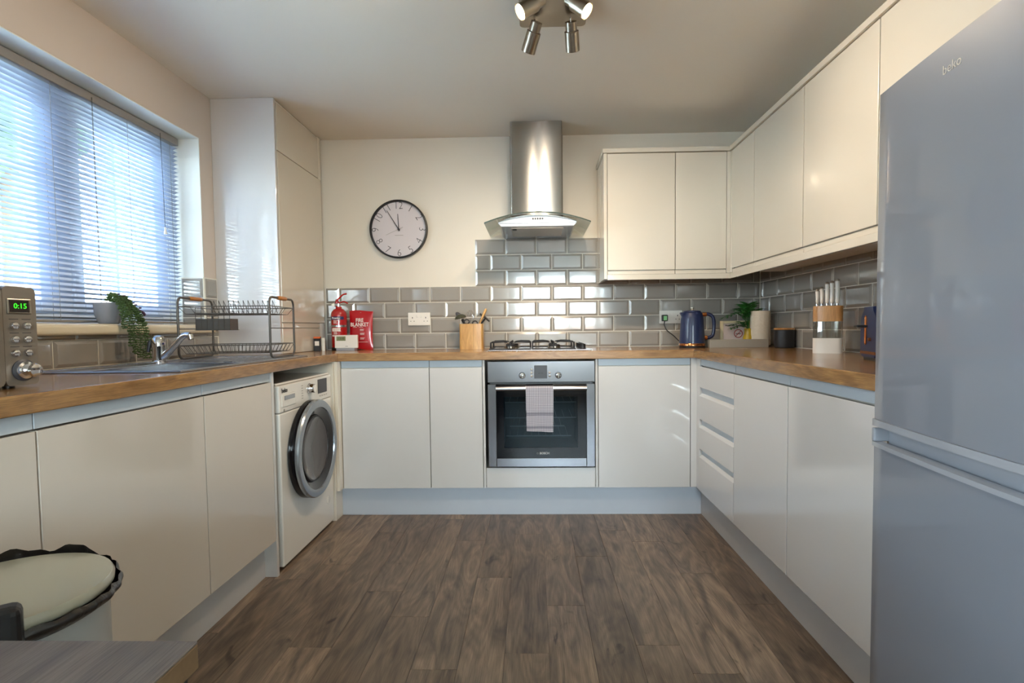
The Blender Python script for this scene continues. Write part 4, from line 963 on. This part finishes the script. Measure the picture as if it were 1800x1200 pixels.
# ------------------------------------------------------------------ sockets
def socket(cx, zc, label, plugs=False):
    t = thing('double_socket', label, 'socket', (cx, -.0125, zc))
    M().box(-.074, .074, -.009, 0, -.0425, .0425, .003, 2).part('faceplate', 'white_pl', t)
    for s in (-1, 1):
        h = M(); x = s*.044
        h.box(x-.0025, x+.0025, -.0094, -.0085, .004, .014); h.box(x-.014, x-.008, -.0094, -.0085, -.016, -.012); h.box(x+.008, x+.014, -.0094, -.0085, -.016, -.012)
        h.part('pin_holes', 'text_k', t)
        M().box(s*.012-.006, s*.012+.006, -.0125, -.008, .010, .030, .001, 1).part('rocker_switch', 'white_pl', t)
    return t
socket(-.7115, 1.1185, 'white double socket with nothing plugged in, left of the utensil pot')
socket(.943, 1.1125, 'white double socket behind the kettle with a black plug')
pl = thing('kettle_plug', 'black plug with green tested sticker on a trailing cable', 'plug', (.899, -.0219, 1.105))
M().box(-.019, .019, -.030, 0, -.020, .022, .006, 2).part('plug_body', 'black', pl)
M().box(-.010, .012, -.0308, -.0298, -.014, .014).part('test_sticker', mat('pale_green_sticker', '8fd08f', .6), pl)
M().tube(smooth_path([(0, -.016, -.020), (-.002, -.018, -.045), (.012, -.03, -.080), (.040, -.09, -.115), (.055, -.13, -.140), (.075, -.155, -.165)], 6), .0033, 8).part('cable', 'black', pl)

# ------------------------------------------------------------------ kettle
kt = thing('kettle', 'navy blue kettle with copper trim on the back worktop', 'kettle', (.995, -.315, WT))
M().lathe([(.074, 0), (.076, .003), (.076, .010), (.073, .013)], (0, 0), 40).part('power_base', 'black', kt)
M().lathe([(.0755, .013), (.0760, .015), (.0745, .026), (.0735, .027)], (0, 0), 48).part('copper_band', 'copper', kt)
M().lathe([(.0735, .027), (.0725, .060), (.0690, .120), (.0655, .170), (.0625, .190), (.0570, .206), (.0520, .213), (.0480, .215)], (0, 0), 48).part('body', 'navy', kt)
M().lathe([(.050, .214), (.049, .219), (.030, .223), (.0005, .224)], (0, 0), 40).part('lid', 'navy', kt)
M().lathe([(.008, .223), (.007, .230), (.011, .234), (.011, .240), (.006, .243)], (0, 0), 20).part('lid_knob', 'nickel', kt)
M().tube(smooth_path([(.064, -.004, .196), (.095, -.006, .199), (.122, -.008, .178), (.127, -.008, .120), (.118, -.008, .072), (.090, -.006, .058), (.074, -.004, .060)], 6), .0105, 12).part('handle', 'navy', kt)
M().cyl((.052, -.003, .196), (.082, -.005, .199), .0125, seg=16).cyl((.066, -.003, .061), (.088, -.006, .059), .0125, seg=16).part('handle_collar', 'copper', kt)
M().prism([(-.056, .178), (-.072, .207), (-.068, .212), (-.045, .212)], 'y', -.014, .014).part('spout', 'navy', kt)
M().tube(smooth_path([(.045, .06, .008), (.09, .145, .006), (.13, .150, .030), (.150, .152, .058), (.12, .150, .040), (.07, .13, .010), (.04, .07, .006)], 6), .0032, 8).part('base_cable', 'black', kt)

# ------------------------------------------------------------------ tray and what stands on it
ty = thing('storage_tray', 'long grey wooden tray in the back right corner', 'tray', (1.258, -.27, WT))
t = M(); t.box(-.172, .172, -.09, -.078, 0, .048, .001, 1); t.box(-.172, .172, .078, .09, 0, .048, .001, 1); t.box(-.172, -.160, -.078, .078, 0, .048, .001, 1); t.box(.160, .172, -.078, .078, 0, .048, .001, 1)
t.part('tray_sides', 'tray', ty); M().box(-.16, .16, -.078, .078, 0, .010).part('tray_base', 'tray', ty)
fn = thing('framed_notice', 'cream framed no smoking notice standing in the tray', 'picture frame', (1.272, -.235, WT+.0105))
f = M(); f.box(-.083, -.065, -.008, .008, 0, .148, .002); f.box(.065, .083, -.008, .008, 0, .148, .002); f.box(-.065, .065, -.008, .008, .132, .148, .002); f.box(-.065, .065, -.008, .008, 0, .012, .002)
f.part('frame', 'framew', fn); M().box(-.065, .065, -.004, .006, .012, .132).part('notice_sheet', 'pinkpaper', fn)
text(fn, 'Please note that this', .0130, (0, -.0045, .119), '-y', 'text_k', W=False, bold=.0002)
text(fn, 'is strictly', .0130, (0, -.0045, .105), '-y', 'text_k', W=False, bold=.0002)
ns_ = M(); ccx, ccz, rr_ = .026, .070, .024
ns_.tube([(ccx+rr_*math.cos(2*PI*i/28), -.0048, ccz+rr_*math.sin(2*PI*i/28)) for i in range(28)], .0022, 6, closed=True); ns_.tube([(ccx+rr_*.7, -.0048, ccz+rr_*.7), (ccx-rr_*.7, -.0048, ccz-rr_*.7)], .0018, 6)
ns_.part('no_smoking_sign', 'nored', fn); M().box(ccx-.015, ccx+.015, -.0046, -.0040, ccz-.004, ccz).part('cigarette_symbol', 'text_k', fn)
fp_ = thing('potted_fern', 'green fern in a small yellow pot behind the kitchen paper', 'plant', (1.348, -.265, WT+.0105))
M().lathe([(.026, 0), (.030, .003), (.031, .05), (.024, .065), (.022, .085), (.025, .100), (.022, .100), (.0195, .09)], (0, 0), 24).part('pot', 'yellow', fp_)
def frond(ang, L, rise, droop, base=(0, 0, .09)):
    d = Vector((math.cos(ang), math.sin(ang), 0)); b = Vector(base)
    pts = [b+d*L*t*(.25+.75*t)+Vector((0, 0, rise*math.sin(min(1, t*1.25)*PI/2)-droop*t*t*t)) for t in [i/9 for i in range(10)]]
    m = M().tube(pts, [.0016]*6+[.001]*4, 5)
    for i in range(3, 10):
        p = pts[i]; tg = (pts[i]-pts[i-1]).normalized(); sd = tg.cross(Vector((0, 0, 1))).normalized(); ll = .040*math.sin((i-2)/9*PI*1.0)+.012
        for s in (-1, 1):
            tip = p+sd*s*ll+tg*ll*.55-Vector((0, 0, .006)); mid = (p+tip)/2; w_ = tg*.0075
            vs = [m.bm.verts.new(q) for q in (p, mid+w_, tip, mid-w_)]; m.bm.faces.new(vs)
    tip = pts[-1]+tg*.03; vs = [m.bm.verts.new(q) for q in (pts[-1]-sd*.006, tip, pts[-1]+sd*.006)]; m.bm.faces.new(vs)
    m.part('frond', 'leaf', fp_)
rnd = random.Random(11)
for ang, L, ri, dr_ in ((200, .13, .13, .01), (185, .15, .115, .03), (225, .10, .15, .0), (250, .07, .16, .0), (110, .08, .15, .01), (60, .10, .150, .02), (40, .13, .135, .04), (28, .15, .125, .05), (190, .13, .035, .02), (178, .12, .045, .01), (205, .10, .055, .01), (215, .10, .14, .03), (160, .10, .13, .03), (172, .17, .12, .04), (270, .05, .15, .0), (18, .15, .145, .05)):
    frond(math.radians(ang), L*.86, ri, dr_)
for a in (0, 120, 240): M().tube([(0.004*math.cos(a), .004*math.sin(a), .05), (.006*math.cos(a), .006*math.sin(a), .15)], .0022, 6).part('stem', 'stemg', fp_)
kp = thing('kitchen_paper_roll', 'kitchen paper roll standing in the grey tray, in front of the fern', 'kitchen roll', (1.412, -.285, WT+.0105))
def wobble(a, z): return .012*math.sin(5*a+z*30)+.006*math.sin(11*a)
M().lathe([(.0195, .0), (.055, 0), (.057, .006), (.057, .19), (.055, .205), (.0195, .205)], (0, 0), 48, wob=lambda a, z: wobble(a, z)*.4).part('paper', 'paper', kp)
M().lathe([(.020, .0), (.020, .2055), (.0185, .2055), (.0185, 0)], (0, 0), 20, cap=False).part('core', 'tray', kp)
M().grid(lambda u, v: (.052+.012*u+.003*math.sin(v*7), .015+.02*u, .025+.165*v), 4, 8).part('loose_sheet', 'paper', kp)
cn = thing('storage_canister', 'matt black canister with wooden lid by the grey tray', 'canister', (1.462, -.487, WT))
M().lathe([(.046, 0), (.051, .003), (.0545, .02), (.0545, .092), (.053, .100), (.050, .102)], (0, 0), 40).part('jar', 'canister', cn)
M().lathe([(.0535, .1025), (.0545, .105), (.0545, .111), (.052, .113)], (0, 0), 40).part('lid', 'beech', cn)

# ------------------------------------------------------------------ knife block
kb = thing('knife_block', 'white wood and acrylic knife block holding five white handled knives', 'knife block', (1.372, -1.10, WT), math.radians(-30))
def kbx(z0, z1, s=1.0): return M().prism(rrect(.118*s, .072*s, .022*s, 6), 'z', z0, z1)
kbx(0, .068).part('base', 'white_pl', kb); kbx(.0685, .1425, .985).part('clear_window', 'acry', kb); kbx(.143, .212).part('wooden_top', 'beech', kb)
for i, (hx, hh, ww) in enumerate(((-.043, .078, .0065), (-.025, .088, .0068), (-.004, .108, .0078), (.015, .112, .0078), (.036, .120, .0085))):
    kn = thing('kitchen_knife', ['white handled knife furthest left and shortest in the block', 'white handled knife second from left in the block', 'white handled knife in the middle of the block', 'white handled knife second from right in the block', 'white handled knife furthest right and tallest in the block'][i], 'knife', (1.372+hx*math.cos(math.radians(-30)), -1.10+hx*math.sin(math.radians(-30)), WT+.212), math.radians(-30), group='knives in the block')
    M().box(-.0012, .0012, -.011, .011, -.14, .004).part('blade', 'chrome', kn)
    M().box(-.0035, .0035, -.010, .010, 0.0003, .012, .002).part('bolster', 'chrome', kn)
    M().tube(smooth_path([(0, 0, .010), (0, -.001, .03), (0, .001, hh*.6), (-.001, .002, hh-.010)], 4), [ww*.62, ww*.75, ww*.9, ww, ww, ww, ww*1.05, ww*1.08, ww*1.08, ww*1.1, ww*1.1, ww*1.15, ww*1.1], 12).part('handle', 'white_pl', kn)
    M().ball((-.001, .003, hh-.006), ww*1.15, (1, 1.25, .8), 14, 8).part('pommel', 'nickel', kn)

# ------------------------------------------------------------------ toaster
to = thing('toaster', 'navy blue toaster with copper lever slot beside the fridge', 'toaster', (1.312, -1.645, WT), math.radians(-15))
pf = [(-.066, .012), (-.080, .030), (-.082, .13), (-.074, .155), (-.050, .176), (-.046, .190), (.046, .190), (.050, .176), (.074, .155), (.082, .13), (.080, .030), (.066, .012)]
M().prism(pf, 'x', -.085, .125).part('casing', 'navy', to)
M().prism([(-.060, .0), (-.0665, .0118), (.0665, .0118), (.060, 0)], 'x', -.08, .12).part('base', 'black', to)
M().prism([(-.0805, .032), (-.0795, .022), (.0795, .022), (.0805, .032)], 'x', -.0862, .1255).part('copper_band', 'copper', to)
M().tube([(-.0865, .022+.006*math.cos(a), (.152 if math.sin(a) > 0 else .062)+.006*math.sin(a)) for a in [2*PI*i/20 for i in range(20)]], .0018, 6, closed=True).part('slot_trim', 'copper', to)
M().box(-.090, -.078, .019, .025, .060, .154, .001, 1).part('lever_slot', 'copper', to)
M().box(-.120, -.085, .004, .040, .117, .126, .003).part('lever', 'black', to)
for a, b in ((-.032, -.008), (.008, .032)): M().box(-.07, .11, a, b, .189, .1915).part('bread_slot', 'black', to)
M().lathe([(.006, 0), (.006, -.008)], (-.03, .075), 14, -.086, axis='x').part('button', 'copper', to)

# ------------------------------------------------------------------ utensil pot with utensils
up_ = thing('utensil_pot', 'square bamboo utensil pot left of the hob', 'utensil pot', (-.350, -.12, WT))
pot = M(); o_, i_ = rrect(.150, .110, .014, 4), rrect(.134, .094, .008, 4)
bm = pot.bm; nn = len(o_)
A = [bm.verts.new((x, y, 0)) for x, y in o_]; B = [bm.verts.new((x, y, .160)) for x, y in o_]; C_ = [bm.verts.new((x, y, .160)) for x, y in i_]; D_ = [bm.verts.new((x, y, .012)) for x, y in i_]
for p, q in ((A, B), (B, C_), (C_, D_)):
    for k in range(nn): bm.faces.new((p[k], p[(k+1) % nn], q[(k+1) % nn], q[k]))
bm.faces.new(A[::-1]); bm.faces.new(D_)
pot.part('pot', 'bamboo', up_)
M().box(.0145, .0157, -.0556, -.054, .004, .158).part('pot_seam', 'tabedge', up_)
def ut(name, label, loc, cat='utensil'): return thing(name, label, cat, loc, group='utensils in the bamboo pot')
l = ut('ladle', 'dark olive ladle hanging over the left rim of the bamboo pot', (-.395, -.125, WT+.014))
M().tube(smooth_path([(.02, .0, 0), (.008, .0, .10), (-.004, -.002, .16), (-.014, -.003, .178)], 5), .005, 8).part('handle', 'black', l)
cup = M().lathe([(.0005, .026), (.018, .024), (.032, .014), (.039, 0), (.036, 0), (.030, .011), (.016, .020), (.0005, .022)], (0, 0), 28, cap=False)
bmesh.ops.transform(cup.bm, matrix=Matrix.Translation((-.026, -.004, .182)) @ Matrix.Rotation(math.radians(-12), 4, 'Y'), verts=cup.bm.verts); cup.part('bowl', 'olive', l)
l = ut('slotted_spoon', 'black spoon leaning far left behind the ladle', (-.40, -.085, WT+.014))
M().tube([(.03, 0, 0), (-.008, .0, .150), (-.022, .0, .175)], .0045, 8).part('handle', 'black', l)
M().ball((-.040, -.002, .205), .022, (1.1, .5, .65), 16, 10, Matrix.Rotation(math.radians(38), 3, 'Y')).part('bowl', 'dgrey', l)
l = ut('whisk', 'thin wire whisk rising behind the ladle', (-.365, -.09, WT+.014))
M().cyl((.01, 0, 0), (.0, 0, .13), .006, seg=12).part('handle', 'chrome', l)
wk = M()
for i in range(6):
    a = PI*i/6; P = [(0+.026*math.sin(PI*t)*math.cos(a), .026*math.sin(PI*t)*math.sin(a), .13+.105*math.sin(PI*t/2)) for t in [j/10 for j in range(11)]]
    wk.tube([(x*(1 if k < 10 else .0), y, z) for k, (x, y, z) in enumerate(P)], .0009, 5)
wk.part('wires', 'chrome', l)
l = ut('kitchen_scissors', 'black ringed scissor handles showing over the middle of the bamboo pot', (-.350, -.145, WT+.014))
rg = M()
for c_, z_ in ((-.030, .160), (.022, .150)): rg.tube([(c_+.015*math.cos(2*PI*i/20), 0, z_+.014*math.sin(2*PI*i/20)) for i in range(20)], .004, 8, closed=True)
rg.part('finger_rings', 'black', l); M().box(-.010, .006, -.001, .001, 0.0, .140).part('blades', 'chrome', l)
l = ut('wooden_spoon', 'pale wooden spoon leaning right out of the bamboo pot', (-.310, -.12, WT+.014))
M().tube([(-.015, 0, 0), (.002, 0, .13), (.022, 0, .175), (.040, 0, .214), (.050, 0, .236), (.053, 0, .242)], [.005, .0055, .0065, .009, .008, .004], 10).part('spoon', 'bamboo', l)
l = ut('masher', 'black angled tool at the right rim of the bamboo pot', (-.300, -.10, WT+.014))
M().tube([(-.04, 0, 0), (.005, 0, .145), (.040, .0, .188)], .006, 8).part('handle', 'black', l)
M().tube([(.000, .0, .212), (.035, .0, .186), (.062, .0, .160)], [.006, .007, .005], 8).part('head', 'black', l)

# ------------------------------------------------------------------ fridge freezer
fr = thing('fridge_freezer', 'tall silver grey fridge freezer in the right foreground', 'fridge', (.868, -2.238, 0), math.radians(-4.4))
FW = .56
M().box(.062, .60, -FW, 0, .02, 1.585, .006, 3).part('cabinet', 'fridge', fr)
def dface(bow, n=14): return [(.055, -FW), (.008, -FW), (.002, -FW+.003)]+[(-bow*(1-((-FW+.006+(FW-.012)*i/n+FW/2)/(FW/2))**2), -FW+.006+(FW-.012)*i/n) for i in range(n+1)]+[(.002, -.003), (.008, 0), (.055, 0)]
ud = M().prism(dface(.008), 'z', .822, 1.590).part('upper_door', 'fridge', fr)
M().prism([(x-.005 if x < .03 else x, y) for x, y in dface(.008)], 'z', .806, .8215).part('door_edge', 'fridge_l', ud)
lo = M().prism(dface(.008), 'z', .05, .757).part('lower_door', 'fridge', fr)
e = M().prism([(x-.005 if x < .03 else .016, y) for x, y in dface(.008)], 'z', .757, .767); e.box(-.004, .055, -.012, 0, .767, .800, .003, 2); e.part('door_edge', 'fridge_l', lo)
M().box(.030, .055, -FW, -.0125, .757, .802).part('handle_recess', 'fridge_l', lo)
M().box(.010, .06, -FW+.004, -.004, .8025, .8055).part('door_seal', 'dgrey', fr)
for yy in (-.05, -FW+.05): M().cyl((.1, yy, 0), (.1, yy, .021), .02, seg=12).part('foot', 'black', fr)
M().box(.02, .06, -FW+.005, -.005, .022, .046).part('kick_grille', 'dgrey', fr)
text(ud, 'beko', .026, (-.0078, -.262, 1.538), '-x', 'silver', W=False, extrude=.001, bold=-.0002)

# ------------------------------------------------------------------ pedal bin
bn = thing('pedal_bin', 'pale round pedal bin with white lid and black bag, beside the table', 'bin', (-.866, -2.693, 0))
RB = .158
M().lathe([(.150, 0), (.150, .02), (.150, .56), (.152, .575)], (0, 0), 56).part('body', 'bin', bn)
M().lathe([(.145, .5755), (.1515, .5765), (.1530, .588), (.152, .596), (.147, .594)], (0, 0), 56, cap=False).part('rim', 'black', bn)
def bag(u, v):
    a = 2*PI*u; back = max(0, math.cos(a-math.radians(115)))**1.5; side = max(0, math.cos(a-math.radians(10)))**2
    rr = .1525+(.008+.010*side+.006*back)*math.sin(v*PI*.75)+v*(.0015*math.sin(13*a)+.002*math.sin(29*a+1))
    z = .576+v*(.026+.028*back*(1+.25*math.sin(9*a)))+.002*math.sin(23*a)*v
    return (rr*math.cos(a), rr*math.sin(a), z)
M().grid(bag, 120, 6).part('bin_bag', 'bag', bn)
M().lathe([(.155, .598), (.1585, .602), (.1590, .611), (.1550, .618), (.120, .621), (.0005, .623)], (0, 0), 64).part('lid', 'binlid', bn)
a_h = math.radians(-50)
hm = M().box(-.045, .045, -.030, .008, .48, .652, .012, 3)
bmesh.ops.transform(hm.bm, matrix=Matrix.Rotation(a_h+PI/2, 4, 'Z') @ Matrix.Translation((0, -.158, 0)), verts=hm.bm.verts)
ho = hm.part('lid_hinge', 'black', bn)
lm = M().box(.0455, .048, -.026, -.008, .48, .590, .001, 1)
bmesh.ops.transform(lm.bm, matrix=Matrix.Rotation(a_h+PI/2, 4, 'Z') @ Matrix.Translation((0, -.158, 0)), verts=lm.bm.verts)
lm.part('blue_label', 'blue_l', ho)
M().box(-.04, .04, .14, .19, .01, .025, .003).part('pedal', 'chrome', bn)

# ------------------------------------------------------------------ dining table
tb = thing('dining_table', 'grey topped dining table with brown edge in the near left corner', 'table', (-.80, -3.55, 0))
tz = .742
rtm = Matrix.Rotation(math.radians(-1.0), 4, 'Z')
def tbox(x0, x1, y0, y1, z0, z1, bev=.001): return M().box(x0, x1, y0, y1, z0, z1, bev, 1)
tp_ = tbox(-.50, .5035, -.50, .5085, tz-.003, tz).part('table_top', 'table', tb)
tbox(-.50, .5035, -.50, .5085, tz-.028, tz-.0032).part('top_edge', 'tabedge', tb)
for x, y in ((.472, .477), (-.44, .477), (.472, -.44), (-.44, -.44)): tbox(x-.025, x+.025, y-.025, y+.025, 0, tz-.0285, .002).part('leg', 'black', tb)
